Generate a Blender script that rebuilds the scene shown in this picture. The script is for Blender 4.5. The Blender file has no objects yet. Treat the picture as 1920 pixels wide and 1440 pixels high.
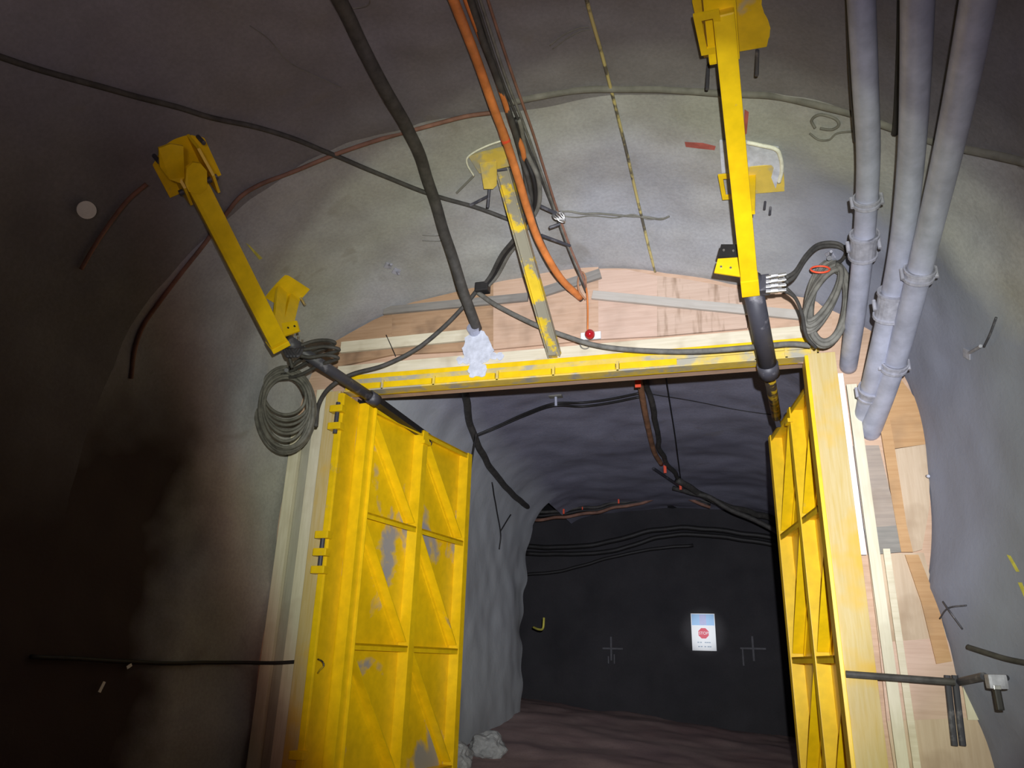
import bpy, bmesh, math, random
from mathutils import Vector, Matrix, noise
from mathutils.bvhtree import BVHTree
random.seed(7)
C = bpy.context.scene.collection
V = Vector
PI = math.pi

# ------------------------------------------------------------------ camera
F = 1413.0
CAM = V((0, 0, 1.6))
_p, _r, _y = math.radians(20.2), math.radians(1.74), math.radians(-17.0)
FW = V((math.sin(_y)*math.cos(_p), math.cos(_y)*math.cos(_p), math.sin(_p)))
_r0 = V((math.cos(_y), -math.sin(_y), 0)); _u0 = _r0.cross(FW)
RT = math.cos(_r)*_r0 + math.sin(_r)*_u0
UP = math.cos(_r)*_u0 - math.sin(_r)*_r0
cd = bpy.data.cameras.new('camera'); cam = bpy.data.objects.new('camera', cd); C.objects.link(cam)
cd.sensor_width = 36; cd.lens = F/1920*36; cd.clip_start = 0.02
cam.matrix_world = Matrix(((RT.x, UP.x, -FW.x, CAM.x), (RT.y, UP.y, -FW.y, CAM.y), (RT.z, UP.z, -FW.z, CAM.z), (0, 0, 0, 1)))
bpy.context.scene.camera = cam

# ------------------------------------------------------------------ light and exposure
vs = bpy.context.scene.view_settings
vs.view_transform = 'Standard'; vs.look = 'None'; vs.gamma = 1; vs.use_curve_mapping = False
vs.exposure = 0.0
w = bpy.data.worlds.new('world'); bpy.context.scene.world = w; w.use_nodes = True
w.node_tree.nodes['Background'].inputs[0].default_value = (0.30, 0.18, 0.18, 1)
w.node_tree.nodes['Background'].inputs[1].default_value = 0.003

def dirpx(x, y):
    return (FW*F + RT*(x-960) + UP*(720-y)).normalized()
def aim(o, d):
    o.rotation_euler = d.to_track_quat('-Z', 'Y').to_euler()

def beam(name, loc, d, power, angle, blend, col, ramp=None, size=0.03):
    l = bpy.data.lights.new(name, 'SPOT'); o = bpy.data.objects.new(name, l); C.objects.link(o)
    o.location = loc; aim(o, d)
    l.energy = power; l.spot_size = math.radians(angle); l.spot_blend = blend; l.color = col; l.shadow_soft_size = size
    if ramp:
        # cap lamp reflector profile: colour and strength by the angle from the beam axis
        l.use_nodes = True; nt = l.node_tree; em = nt.nodes['Emission']
        tc = nt.nodes.new('ShaderNodeTexCoord'); sp = nt.nodes.new('ShaderNodeSeparateXYZ')
        m = nt.nodes.new('ShaderNodeMath'); m.operation = 'ABSOLUTE'
        ac = nt.nodes.new('ShaderNodeMath'); ac.operation = 'ARCCOSINE'
        dv = nt.nodes.new('ShaderNodeMath'); dv.operation = 'DIVIDE'; dv.inputs[1].default_value = math.radians(60)
        cr = nt.nodes.new('ShaderNodeValToRGB')
        nt.links.new(tc.outputs['Normal'], sp.inputs[0]); nt.links.new(sp.outputs[2], m.inputs[0])
        nt.links.new(m.outputs[0], ac.inputs[0]); nt.links.new(ac.outputs[0], dv.inputs[0]); nt.links.new(dv.outputs[0], cr.inputs[0])
        el = cr.color_ramp.elements
        el[0].position = ramp[0][0]/60; el[0].color = (*ramp[0][1], 1)
        el[1].position = ramp[-1][0]/60; el[1].color = (*ramp[-1][1], 1)
        for dg, c in ramp[1:-1]:
            e = el.new(dg/60); e.color = (*c, 1)
        cr.color_ramp.interpolation = 'EASE'
        # the reflector is shaded on its left side
        def mth(op, a, b=None):
            q = nt.nodes.new('ShaderNodeMath'); q.operation = op
            for i_, v_ in enumerate((a, b)):
                if v_ is None: continue
                if isinstance(v_, (int, float)): q.inputs[i_].default_value = v_
                else: nt.links.new(v_, q.inputs[i_])
            return q.outputs[0]
        tx = mth('DIVIDE', sp.outputs[0], m.outputs[0]); ty = mth('DIVIDE', sp.outputs[1], m.outputs[0])
        tt = mth('ADD', mth('MULTIPLY', tx, SIDE), mth('MULTIPLY', ty, SIDE_Y))
        mr = nt.nodes.new('ShaderNodeMapRange'); mr.interpolation_type = 'SMOOTHSTEP'; nt.links.new(tt, mr.inputs[0])
        mr.inputs[1].default_value = SIDE0; mr.inputs[2].default_value = SIDE1; mr.inputs[3].default_value = 1.0; mr.inputs[4].default_value = 0.0
        mx = nt.nodes.new('ShaderNodeMix'); mx.data_type = 'RGBA'; mx.blend_type = 'MULTIPLY'; mx.inputs[0].default_value = 1.0
        wr = nt.nodes.new('ShaderNodeValToRGB'); wr.color_ramp.elements[0].color = (1.0, 0.36, 0.26, 1); wr.color_ramp.elements[1].color = (1, 1, 1, 1); wr.color_ramp.elements[1].position = 0.8
        nt.links.new(mr.outputs[0], wr.inputs[0]); nt.links.new(cr.outputs[0], mx.inputs[6]); nt.links.new(wr.outputs[0], mx.inputs[7])
        nt.links.new(mx.outputs[2], em.inputs[0]); nt.links.new(mr.outputs[0], em.inputs[1])
    return o

SIDE, SIDE_Y, SIDE0, SIDE1 = -1.0, -0.35, 0.46, 0.65
LAMP = V((0.16, -0.1, 1.82))
beam('cap_lamp', LAMP, dirpx(1150, 915), 2800, 120, 0.1, (1, 1, 1), [
    (0, (0.98, 1.0, 1.10)), (14, (0.98, 0.99, 1.06)), (18, (0.90, 0.91, 0.94)), (22, (0.60, 0.60, 0.60)), (25, (0.43, 0.44, 0.38)),
    (28, (0.31, 0.31, 0.27)), (30, (0.15, 0.142, 0.14)), (34, (0.07, 0.063, 0.07)), (38, (0.035, 0.029, 0.030)), (44, (0.008, 0.006, 0.006)), (52, (0.0, 0.0, 0.0))])
# added narrow spot that brightens the sign, in place of its retroreflection
beam('sign_fill', LAMP, (CAM + dirpx(1319, 1185)*17.2) - LAMP, 5200, 3.6, 1.0, (0.95, 0.98, 1.0))
# added dim reddish fill behind the camera, turned up to brighten the roof
beam('roof_fill', V((0.3, -1.5, 1.2)), V((-0.50, 0.42, 1.25)), 560, 86, 1.0, (1.0, 0.80, 0.82), None, 0.3)

# ------------------------------------------------------------------ materials
def nmat(name, rough=0.8, metal=0.0):
    m = bpy.data.materials.new(name); m.use_nodes = True; nt = m.node_tree
    b = nt.nodes['Principled BSDF']; b.inputs['Roughness'].default_value = rough; b.inputs['Metallic'].default_value = metal
    tc = nt.nodes.new('ShaderNodeTexCoord')
    return m, nt, b, tc
def nz(nt, tc, scale, detail=4, rough=0.55, stretch=None, dist=0.0):
    n = nt.nodes.new('ShaderNodeTexNoise'); n.inputs['Scale'].default_value = scale
    n.inputs['Detail'].default_value = detail; n.inputs['Roughness'].default_value = rough; n.inputs['Distortion'].default_value = dist
    if stretch:
        mp = nt.nodes.new('ShaderNodeMapping'); mp.inputs['Scale'].default_value = stretch
        nt.links.new(tc.outputs['Object'], mp.inputs[0]); nt.links.new(mp.outputs[0], n.inputs[0])
    else: nt.links.new(tc.outputs['Object'], n.inputs[0])
    return n
def ramp(nt, src, stops):
    r = nt.nodes.new('ShaderNodeValToRGB'); el = r.color_ramp.elements
    el[0].position = stops[0][0]; el[0].color = (*stops[0][1], 1)
    el[1].position = stops[-1][0]; el[1].color = (*stops[-1][1], 1)
    for p, c in stops[1:-1]:
        e = el.new(p); e.color = (*c, 1)
    nt.links.new(src, r.inputs[0]); return r
def mix(nt, fac, a, b, mode='MIX'):
    x = nt.nodes.new('ShaderNodeMix'); x.data_type = 'RGBA'; x.blend_type = mode
    if isinstance(fac, float): x.inputs[0].default_value = fac
    else: nt.links.new(fac, x.inputs[0])
    for i, s in ((6, a), (7, b)):
        if isinstance(s, tuple): x.inputs[i].default_value = (*s, 1)
        else: nt.links.new(s, x.inputs[i])
    return x.outputs[2]
def bump(nt, b, srcs):
    last = None
    for s, st, d in srcs:
        bp = nt.nodes.new('ShaderNodeBump'); bp.inputs['Strength'].default_value = st; bp.inputs['Distance'].default_value = d
        nt.links.new(s, bp.inputs['Height'])
        if last: nt.links.new(last, bp.inputs['Normal'])
        last = bp.outputs[0]
    nt.links.new(last, b.inputs['Normal'])

def shotcrete(name, c1, c2, c3, spots=True, extra=None):
    m, nt, b, tc = nmat(name, 0.85)
    big = nz(nt, tc, 0.55, 3); mid = nz(nt, tc, 3.0, 5, 0.6); fine = nz(nt, tc, 38, 4, 0.65)
    base = ramp(nt, big.outputs[0], [(0.35, c1), (0.52, c2), (0.68, c3)]).outputs[0]
    sh = ramp(nt, mid.outputs[0], [(0.3, (0.88,)*3), (0.7, (1.05, 1.05, 1.05))]).outputs[0]
    col = mix(nt, 1.0, base, sh, 'MULTIPLY')
    gr = ramp(nt, fine.outputs[0], [(0.35, (0.90,)*3), (0.65, (1.06,)*3)]).outputs[0]
    col = mix(nt, 1.0, col, gr, 'MULTIPLY')
    if spots:
        st = nz(nt, tc, 1.3, 2, 0.5, dist=1.5)
        f = ramp(nt, st.outputs[0], [(0.66, (0,)*3), (0.74, (1,)*3)])
        col = mix(nt, mix(nt, 1.0, f.outputs[0], (0.35,)*3, 'MULTIPLY'), col, (0.18, 0.16, 0.12))
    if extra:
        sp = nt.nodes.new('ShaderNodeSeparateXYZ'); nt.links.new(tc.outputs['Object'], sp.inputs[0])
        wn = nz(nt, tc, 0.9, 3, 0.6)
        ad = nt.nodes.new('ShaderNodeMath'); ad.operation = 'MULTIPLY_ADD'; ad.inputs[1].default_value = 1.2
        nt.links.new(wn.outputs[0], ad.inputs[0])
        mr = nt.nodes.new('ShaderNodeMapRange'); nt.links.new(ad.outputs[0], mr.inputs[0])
        if extra == 'pale':             # paler towards the left wall beyond
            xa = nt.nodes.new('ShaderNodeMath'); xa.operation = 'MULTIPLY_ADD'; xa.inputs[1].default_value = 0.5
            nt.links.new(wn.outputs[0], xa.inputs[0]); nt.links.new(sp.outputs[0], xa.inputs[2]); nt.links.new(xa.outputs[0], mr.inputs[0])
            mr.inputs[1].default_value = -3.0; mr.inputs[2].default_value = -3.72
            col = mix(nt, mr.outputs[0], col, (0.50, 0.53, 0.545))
        elif extra == 'low_shade':              # shade on the lower walls, painted in as dark brown
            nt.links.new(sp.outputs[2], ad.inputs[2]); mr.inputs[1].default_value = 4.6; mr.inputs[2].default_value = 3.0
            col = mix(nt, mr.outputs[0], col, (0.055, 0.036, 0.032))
        else:                           # darker and bluish next to the bulkhead on the right
            nt.links.new(sp.outputs[1], ad.inputs[2]); mr.inputs[1].default_value = 5.55; mr.inputs[2].default_value = 5.95
            xr = nt.nodes.new('ShaderNodeMapRange'); nt.links.new(sp.outputs[0], xr.inputs[0]); xr.inputs[1].default_value = 0.2; xr.inputs[2].default_value = 1.0
            mm = nt.nodes.new('ShaderNodeMath'); mm.operation = 'MULTIPLY'; nt.links.new(mr.outputs[0], mm.inputs[0]); nt.links.new(xr.outputs[0], mm.inputs[1])
            col = mix(nt, mm.outputs[0], col, (0.235, 0.25, 0.315))
            # painted shade on the lower left, thinning out towards the doorway
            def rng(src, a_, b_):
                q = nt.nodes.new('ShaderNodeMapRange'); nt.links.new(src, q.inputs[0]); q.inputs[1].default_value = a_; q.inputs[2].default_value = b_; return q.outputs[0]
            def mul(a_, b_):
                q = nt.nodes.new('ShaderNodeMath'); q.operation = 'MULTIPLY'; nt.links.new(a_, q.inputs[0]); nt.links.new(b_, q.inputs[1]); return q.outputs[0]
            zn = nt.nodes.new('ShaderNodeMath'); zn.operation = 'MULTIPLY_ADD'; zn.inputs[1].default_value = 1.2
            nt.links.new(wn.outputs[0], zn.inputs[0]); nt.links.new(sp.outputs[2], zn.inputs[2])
            low_shade = mul(mul(rng(sp.outputs[0], -3.2, -3.8), rng(ad.outputs[0], 6.3, 5.8)), rng(zn.outputs[0], 4.7, 3.6))
            col = mix(nt, low_shade, col, (0.055, 0.036, 0.032))
    nt.links.new(col, b.inputs['Base Color'])
    bump(nt, b, [(mid.outputs[0], 0.35, 0.03), (fine.outputs[0], 0.3, 0.006)])
    return m
M = {}
M['shot'] = shotcrete('old shotcrete', (0.185, 0.175, 0.178), (0.205, 0.197, 0.20), (0.185, 0.18, 0.20), True, 'low_shade')
M['collar'] = shotcrete('fresh shotcrete', (0.35, 0.35, 0.315), (0.385, 0.385, 0.385), (0.35, 0.36, 0.40), True, 'collar_tone')
M['rockpale'] = shotcrete('broken shotcrete lumps', (0.36, 0.37, 0.36), (0.40, 0.41, 0.40), (0.34, 0.35, 0.35), False)
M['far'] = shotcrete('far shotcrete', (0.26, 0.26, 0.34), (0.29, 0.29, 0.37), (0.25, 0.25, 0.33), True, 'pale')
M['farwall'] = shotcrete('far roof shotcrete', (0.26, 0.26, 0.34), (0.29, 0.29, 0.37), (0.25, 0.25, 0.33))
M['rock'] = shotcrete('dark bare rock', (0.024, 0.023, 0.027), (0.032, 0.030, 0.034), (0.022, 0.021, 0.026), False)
M['ground'] = shotcrete('muddy ground', (0.34, 0.22, 0.21), (0.38, 0.27, 0.25), (0.30, 0.20, 0.20), False)

def wood(name, c1, c2, stain=(0.2, 0.13, 0.08), sm=0.45, vertical=False, drip=None):
    m, nt, b, tc = nmat(name, 0.75)
    s = (14, 14, 0.9) if vertical else (0.9, 14, 14)
    g = nz(nt, tc, 3.0, 5, 0.6, s, 0.4); bl = nz(nt, tc, 2.3, 3, 0.6, drip)
    col = ramp(nt, g.outputs[0], [(0.3, c1), (0.7, c2)]).outputs[0]
    f = ramp(nt, bl.outputs[0], [(0.52, (0,)*3), (0.72, (sm,)*3)])
    col = mix(nt, f.outputs[0], col, stain)
    nt.links.new(col, b.inputs['Base Color']); bump(nt, b, [(g.outputs[0], 0.3, 0.004)])
    return m
M['ply'] = wood('tan plywood', (0.50, 0.33, 0.22), (0.60, 0.42, 0.30))
M['ply_pink'] = wood('pinkish plywood', (0.54, 0.38, 0.29), (0.64, 0.47, 0.37), sm=0.2)
M['ply_drip'] = wood('drip stained plywood', (0.50, 0.36, 0.27), (0.60, 0.45, 0.35), (0.24, 0.15, 0.09), 0.75, False, (5.0, 1.0, 0.9))
M['timber_dull'] = wood('dull pale timber', (0.42, 0.39, 0.34), (0.50, 0.47, 0.42), (0.34, 0.30, 0.25), 0.5)
M['ply_orange'] = wood('orange plywood', (0.44, 0.25, 0.11), (0.54, 0.33, 0.16))
M['ply_brown'] = wood('brown stained plywood', (0.36, 0.22, 0.12), (0.46, 0.30, 0.18), (0.13, 0.08, 0.05), 0.7)
M['ply_grey'] = wood('grey stained plywood', (0.30, 0.25, 0.21), (0.40, 0.33, 0.27))
M['ply_v'] = wood('tan plywood upright', (0.50, 0.38, 0.26), (0.58, 0.46, 0.33), (0.30, 0.20, 0.12), 0.7, True)
M['timber'] = wood('pale timber', (0.62, 0.56, 0.40), (0.74, 0.68, 0.52), (0.36, 0.29, 0.18), 0.6)
M['timber_v'] = wood('pale upright timber', (0.62, 0.58, 0.42), (0.74, 0.70, 0.54), (0.45, 0.38, 0.26), 0.5, True)
M['timber_y'] = wood('yellow sprayed timber', (0.54, 0.40, 0.13), (0.60, 0.49, 0.25), (0.66, 0.42, 0.05), 0.9, True)
M['skin'] = None
M['timber_olive'] = wood('greyish upright timber', (0.34, 0.33, 0.26), (0.42, 0.41, 0.33), (0.26, 0.24, 0.17), 0.5, True)
M['timber_grey'] = wood('weathered grey timber', (0.20, 0.19, 0.17), (0.29, 0.27, 0.24), (0.12, 0.1, 0.08), 0.4)

def paint(name, col, worn, lo, hi, scale=3.0, rough=0.42, stretch=None):
    m, nt, b, tc = nmat(name, rough)
    a = nz(nt, tc, scale, 5, 0.6, stretch, 0.3); f = ramp(nt, a.outputs[0], [(lo, (0,)*3), (hi, (1,)*3)])
    d = nz(nt, tc, 9, 4); dr = ramp(nt, d.outputs[0], [(0.3, (0.86,)*3), (0.7, (1.05,)*3)])
    c = mix(nt, f.outputs[0], mix(nt, 1.0, col, dr.outputs[0], 'MULTIPLY'), worn)
    nt.links.new(c, b.inputs['Base Color']); bump(nt, b, [(f.outputs[0], 0.15, 0.003), (d.outputs[0], 0.12, 0.004)])
    return m
YEL = (0.88, 0.58, 0.004)
M['yellow'] = paint('yellow paint', YEL, (0.42, 0.33, 0.12), 0.68, 0.76)
M['skin'] = paint('yellow paint over grey primer', YEL, (0.36, 0.35, 0.34), 0.56, 0.62, 0.95)
M['yellow_worn'] = paint('worn yellow paint', YEL, (0.42, 0.41, 0.36), 0.60, 0.68, 1.6)
M['yellow_beam'] = paint('flaking yellow paint', (0.70, 0.50, 0.02), (0.27, 0.25, 0.18), 0.44, 0.50, 5.0, 0.5)
M['yellow_pale'] = paint('grey dusted and shaded yellow paint', (0.74, 0.55, 0.10), (0.40, 0.38, 0.30), 0.5, 0.6, 2.5, 0.5)  # dusted steel, and the shade painted into the lintel groove

def plain(name, c, rough=0.6, metal=0.0, v=0.25, scale=12, bs=0.2):
    m, nt, b, tc = nmat(name, rough, metal)
    a = nz(nt, tc, scale, 4, 0.6)
    r = ramp(nt, a.outputs[0], [(0.3, tuple(x*(1-v) for x in c)), (0.7, tuple(min(1, x*(1+v)) for x in c))])
    nt.links.new(r.outputs[0], b.inputs['Base Color']); bump(nt, b, [(a.outputs[0], bs, 0.004)])
    return m
M['hose'] = plain('dusty black hose', (0.055, 0.052, 0.047), 0.7, 0, 0.4)
M['hose_grey'] = plain('dusty grey hose', (0.15, 0.145, 0.125), 0.75, 0, 0.35)
M['black'] = plain('black rubber', (0.016, 0.015, 0.015), 0.6)
M['steel_dark'] = paint('dark oiled steel', (0.055, 0.055, 0.068), (0.16, 0.155, 0.17), 0.55, 0.66, 8, 0.5)
M['rod_yellow'] = paint('oily rod', (0.05, 0.04, 0.03), (0.45, 0.30, 0.02), 0.5, 0.56, 7, 0.35)
M['steel'] = plain('bright steel', (0.62, 0.62, 0.62), 0.3, 0.9)
M['galv'] = plain('dusty galvanised pipe', (0.40, 0.42, 0.52), 0.5, 0.25, 0.18, 7, 0.4)
M['galv2'] = plain('dusty galvanised coupling', (0.36, 0.365, 0.42), 0.6, 0.2, 0.25, 15, 0.6)
M['orange'] = plain('orange cable jacket', (0.62, 0.20, 0.05), 0.5, 0, 0.3, 6)
M['orange_dull'] = plain('dusty orange cable jacket', (0.38, 0.19, 0.10), 0.7, 0, 0.4, 6)
M['redconduit'] = plain('dusty red conduit', (0.22, 0.11, 0.075), 0.7, 0, 0.4, 5)
M['strap'] = plain('grey strap', (0.17, 0.165, 0.14), 0.8, 0, 0.3, 6)
M['wire_yellow'] = paint('yellow splashed wire', (0.10, 0.09, 0.07), (0.48, 0.40, 0.16), 0.47, 0.53, 3, 0.6)
M['tape'] = plain('orange red tape', (0.90, 0.10, 0.04), 0.4, 0, 0.05)
M['white'] = plain('white plastic', (0.80, 0.84, 0.90), 0.5, 0, 0.05)
M['signwhite'] = plain('white sign face', (0.95, 0.97, 1.0), 0.5, 0, 0.01, 12, 0.0)
M['signblue'] = plain('pale blue sign band', (0.36, 0.62, 0.95), 0.5, 0, 0.03, 12, 0.0)
M['signpink'] = plain('lilac sign stripe', (0.60, 0.45, 0.68), 0.5, 0, 0.03, 12, 0.0)
M['signred'] = plain('sign red', (0.75, 0.05, 0.10), 0.5, 0, 0.03, 12, 0.0)
M['signgrey'] = plain('sign lettering grey', (0.40, 0.48, 0.58), 0.5, 0, 0.03, 12, 0.0)
M['grout'] = plain('white grout', (0.56, 0.59, 0.66), 0.8, 0, 0.2, 14, 0.3)
M['foam'] = plain('cream sealing foam', (0.80, 0.80, 0.66), 0.7, 0, 0.15, 25, 0.9)
M['redpaint'] = plain('red spray paint', (0.36, 0.09, 0.07), 0.8)
M['yelpaint'] = plain('yellow spray paint', (0.55, 0.50, 0.08), 0.8)
M['greypaint'] = plain('grey survey paint', (0.10, 0.10, 0.11), 0.8)
M['disc'] = plain('white reflector', (0.95, 0.95, 0.88), 0.5, 0, 0.08)
gm, gnt, gb, gtc = nmat('red glass', 0.12); gb.inputs['Base Color'].default_value = (0.42, 0.01, 0.02, 1)
gb.inputs['Coat Weight'].default_value = 0.6; _n = nz(gnt, gtc, 30); bump(gnt, gb, [(_n.outputs[0], 0.1, 0.002)])
M['redglass'] = gm

# ------------------------------------------------------------------ mesh helpers
def obj(name, bm, m, parent=None, smooth=False, recalc=True):
    me = bpy.data.meshes.new(name)
    if recalc: bmesh.ops.recalc_face_normals(bm, faces=bm.faces[:])
    bm.to_mesh(me); bm.free()
    mm = M[m] if isinstance(m, str) else m
    me.materials.append(mm)
    if smooth:
        for p in me.polygons: p.use_smooth = True
    o = bpy.data.objects.new(name, me); C.objects.link(o)
    if parent: o.parent = parent
    return o
def tag(o, label, cat, group=None, kind=None):
    if label: o['label'] = label
    if cat: o['category'] = cat
    if group: o['group'] = group
    if kind: o['kind'] = kind
    return o
def thing(name, label, cat, loc=(0, 0, 0), rotz=0, group=None):
    o = bpy.data.objects.new(name, None); C.objects.link(o); o.empty_display_size = 0.1
    o.location = loc; o.rotation_euler = (0, 0, rotz); tag(o, label, cat, group)
    bpy.context.view_layer.update(); return o
def recentre(t, p):
    """move an Empty to p keeping its children where they are"""
    d = V(p) - t.location; t.location = V(p)
    for ch in t.children:
        if ch.type == 'MESH': ch.data.transform(Matrix.Translation(-d))
def origin(o, p=None):
    me = o.data
    if p is None:
        p = V((0, 0, 0))
        for v in me.vertices: p += v.co
        p /= len(me.vertices)
    p = V(p); me.transform(Matrix.Translation(-p)); o.location = p; return o

def box(bm, c, h, ax=None, bev=0.0):
    """oriented box: centre, half sizes, axes"""
    ax = ax or (V((1, 0, 0)), V((0, 1, 0)), V((0, 0, 1))); c = V(c)
    vs_ = []
    for i in (-1, 1):
        for j in (-1, 1):
            for k in (-1, 1):
                vs_.append(bm.verts.new(c + ax[0]*i*h[0] + ax[1]*j*h[1] + ax[2]*k*h[2]))
    fs = [bm.faces.new([vs_[a] for a in f]) for f in ((0,1,3,2),(4,6,7,5),(0,4,5,1),(2,3,7,6),(0,2,6,4),(1,5,7,3))]
    if bev:
        es = {e for f in fs for e in f.edges}
        bmesh.ops.bevel(bm, geom=list(es), offset=bev, segments=2, affect='EDGES', profile=0.7)
def axes(a, b, up=V((0, 0, 1))):
    d = (V(b)-V(a)).normalized(); s = d.cross(up)
    if s.length < 1e-4: s = d.cross(V((0, 1, 0)))
    s.normalize(); return d, s, s.cross(d).normalized()
def bar(bm, a, b, w, h, up=V((0, 0, 1)), bev=0.0):
    d, s, u = axes(a, b, up); a = V(a); b = V(b)
    box(bm, (a+b)/2, ((b-a).length/2, w/2, h/2), (d, s, u), bev)
def spline(pts, sub=8):
    pts = [V(p) for p in pts]
    if len(pts) < 3:
        return [pts[0].lerp(pts[1], i/sub) for i in range(sub+1)]
    out = []
    P = [pts[0]*2-pts[1]] + pts + [pts[-1]*2-pts[-2]]
    for i in range(1, len(P)-2):
        p0, p1, p2, p3 = P[i-1:i+3]
        for k in range(sub):
            t = k/sub
            out.append(0.5*((2*p1)+(-p0+p2)*t+(2*p0-5*p1+4*p2-p3)*t*t+(-p0+3*p1-3*p2+p3)*t*t*t))
    out.append(pts[-1]); return out
def tube(bm, pts, r, n=10, sub=8, rr=None, wob=0.0, raw=False):
    P = [V(p) for p in pts] if raw else spline(pts, sub); L = len(P)
    if wob:
        for i in range(L):
            q = P[i]*2.3; P[i] = P[i] + V((noise.noise(q), noise.noise(q+V((9, 0, 0))), noise.noise(q+V((0, 9, 0)))))*wob
    t = (P[1]-P[0]).normalized(); nn = t.orthogonal().normalized(); rings = []
    for i in range(L):
        t2 = (P[min(i+1, L-1)]-P[max(i-1, 0)]).normalized()
        if t2.length < 1e-6: t2 = t
        q = t.rotation_difference(t2); nn = (q @ nn).normalized(); t = t2; bb = t.cross(nn)
        ri = r if rr is None else rr(i/(L-1))
        rings.append([bm.verts.new(P[i] + (nn*math.cos(2*PI*k/n) + bb*math.sin(2*PI*k/n))*ri) for k in range(n)])
    for a, b in zip(rings, rings[1:]):
        for k in range(n): bm.faces.new((a[k], a[(k+1) % n], b[(k+1) % n], b[k]))
    bm.faces.new(rings[0][::-1]); bm.faces.new(rings[-1])
def cyl(bm, a, b, r, n=16, r2=None):
    tube(bm, [a, b], r, n, raw=True, rr=None if r2 is None else (lambda t: r+(r2-r)*t))
def prism_xz(bm, pts, y0, y1):
    """polygon given in x,z extruded from y0 to y1"""
    a = [bm.verts.new((x, y0, z)) for x, z in pts]; b = [bm.verts.new((x, y1, z)) for x, z in pts]
    bm.faces.new(a); bm.faces.new(b[::-1])
    n = len(pts)
    for i in range(n): bm.faces.new((a[i], b[i], b[(i+1) % n], a[(i+1) % n]))
def prism(bm, pts, d):
    a = [bm.verts.new(V(p)) for p in pts]; b = [bm.verts.new(V(p)+d) for p in pts]
    bm.faces.new(a); bm.faces.new(b[::-1]); n = len(pts)
    for i in range(n): bm.faces.new((a[i], b[i], b[(i+1) % n], a[(i+1) % n]))
def B(): return bmesh.new()

def at(x, y, Y):                       # the point on the upright plane y = Y
    d = dirpx(x, y); return CAM + d*((Y-CAM.y)/d.y)
def xz(x, y, Y=6.5):
    p = at(x, y, Y); return (p.x, p.z)

# ------------------------------------------------------------------ the drift
CX, CZ = -1.35, 2.2
def r_main(a):
    c, s = math.cos(a), math.sin(a)
    A, Bq, n = 3.45, 3.42, 2.6
    if s <= 0: return A/abs(c)
    return 1/((abs(c)/A)**n + (abs(s)/Bq)**n)**(1/n)
bp = [(1.62, 0.0), (1.58, 0.5), (1.56, 1.0), (1.43, 1.6), (1.34, 2.22), (1.46, 3.03), (1.44, 3.84), (1.28, 4.3), (0.68, 4.73), (0.1, 4.95), (-0.5, 5.13), (-0.99, 5.24)]
bp += [xz(*q) for q in ((1050, 507), (980, 518), (900, 537), (830, 552), (760, 572), (700, 598), (640, 628))]
bp += [(-4.15, 4.6), (-4.27, 4.2), (-4.31, 3.5), (-4.31, 2.2), (-4.33, 1.0), (-4.36, 0.0)]
bang = sorted(((math.atan2(z-CZ, x-CX) % (2*PI)) if math.atan2(z-CZ, x-CX) > -1.2 else math.atan2(z-CZ, x-CX)+2*PI, math.hypot(x-CX, z-CZ)) for x, z in bp)
bang = sorted([(a-2*PI if a > 1.5*PI else a, r) for a, r in bang])
def r_bulk(a):
    if a <= bang[0][0]: return bang[0][1]*math.cos(bang[0][0])/math.cos(a)
    if a >= bang[-1][0]: return bang[-1][1]*math.cos(bang[-1][0])/math.cos(a)
    for (a0, r0), (a1, r1) in zip(bang, bang[1:]):
        if a <= a1: return r0 + (r1-r0)*(a-a0)/(a1-a0)
Y0, Y1 = 4.56, 6.62
def crease(a):                          # the collar starts a little nearer on the right shoulder
    return Y0 - 0.15*min(1, max(0, (a-math.radians(88))/math.radians(25))) - 0.34*min(1, max(0, (math.radians(48)-a)/math.radians(14)))
def tunnel_pt(a, y):
    yc = crease(a)
    if y <= yc: r = r_main(a)
    else:
        t = min(1, (y-yc)/(6.5-yc)); r = r_main(a)*(1-t**1.4) + r_bulk(a)*t**1.4
    p = V((CX+math.cos(a)*r, y, CZ+math.sin(a)*r))
    n = noise.fractal(p*0.9, 1.0, 2.0, 3)*0.07 + noise.noise(p*4.5)*0.012
    k = 1 if y < 6.0 else max(0.25, 1-(y-6.0)*1.4)
    return V((p.x+math.cos(a)*n*k, y, p.z+math.sin(a)*n*k))
def grid(fn, us, vs2):
    bm = bmesh.new(); g = [[bm.verts.new(fn(u, v)) for u in us] for v in vs2]
    for i in range(len(vs2)-1):
        for j in range(len(us)-1):
            bm.faces.new((g[i][j], g[i][j+1], g[i+1][j+1], g[i+1][j]))
    return bm
def lin(a, b, n): return [a+(b-a)*i/n for i in range(n+1)]
A0, AR, AL, A1 = math.radians(-36), math.radians(28), math.radians(152), math.radians(216)
surf_parts = []
def shell(name, fn, us, vs2, m):
    bm = grid(fn, us, vs2)
    surf_parts.append(([v.co.copy() for v in bm.verts], [[v.index for v in f.verts] for f in (bm.verts.index_update(), bm.faces)[1]]))
    o = obj(name, bm, m, None, True, False); o['kind'] = 'structure'; return o
def seg(y0, y1):                        # parametrise near tunnel up to the crease, collar beyond it
    pass
def near_pt(a, v):   # v 0..1 : -3 .. crease
    return tunnel_pt(a, -3.0 + (crease(a)+3.0)*v)
def coll_pt(a, v):
    return tunnel_pt(a, crease(a) + (Y1-crease(a))*v)
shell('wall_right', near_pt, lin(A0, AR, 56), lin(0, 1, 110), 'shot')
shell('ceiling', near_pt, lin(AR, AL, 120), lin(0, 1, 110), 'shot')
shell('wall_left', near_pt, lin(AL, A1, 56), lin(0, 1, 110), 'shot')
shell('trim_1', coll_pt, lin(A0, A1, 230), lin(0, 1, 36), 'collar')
vv, ff, off = [], [], 0
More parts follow.
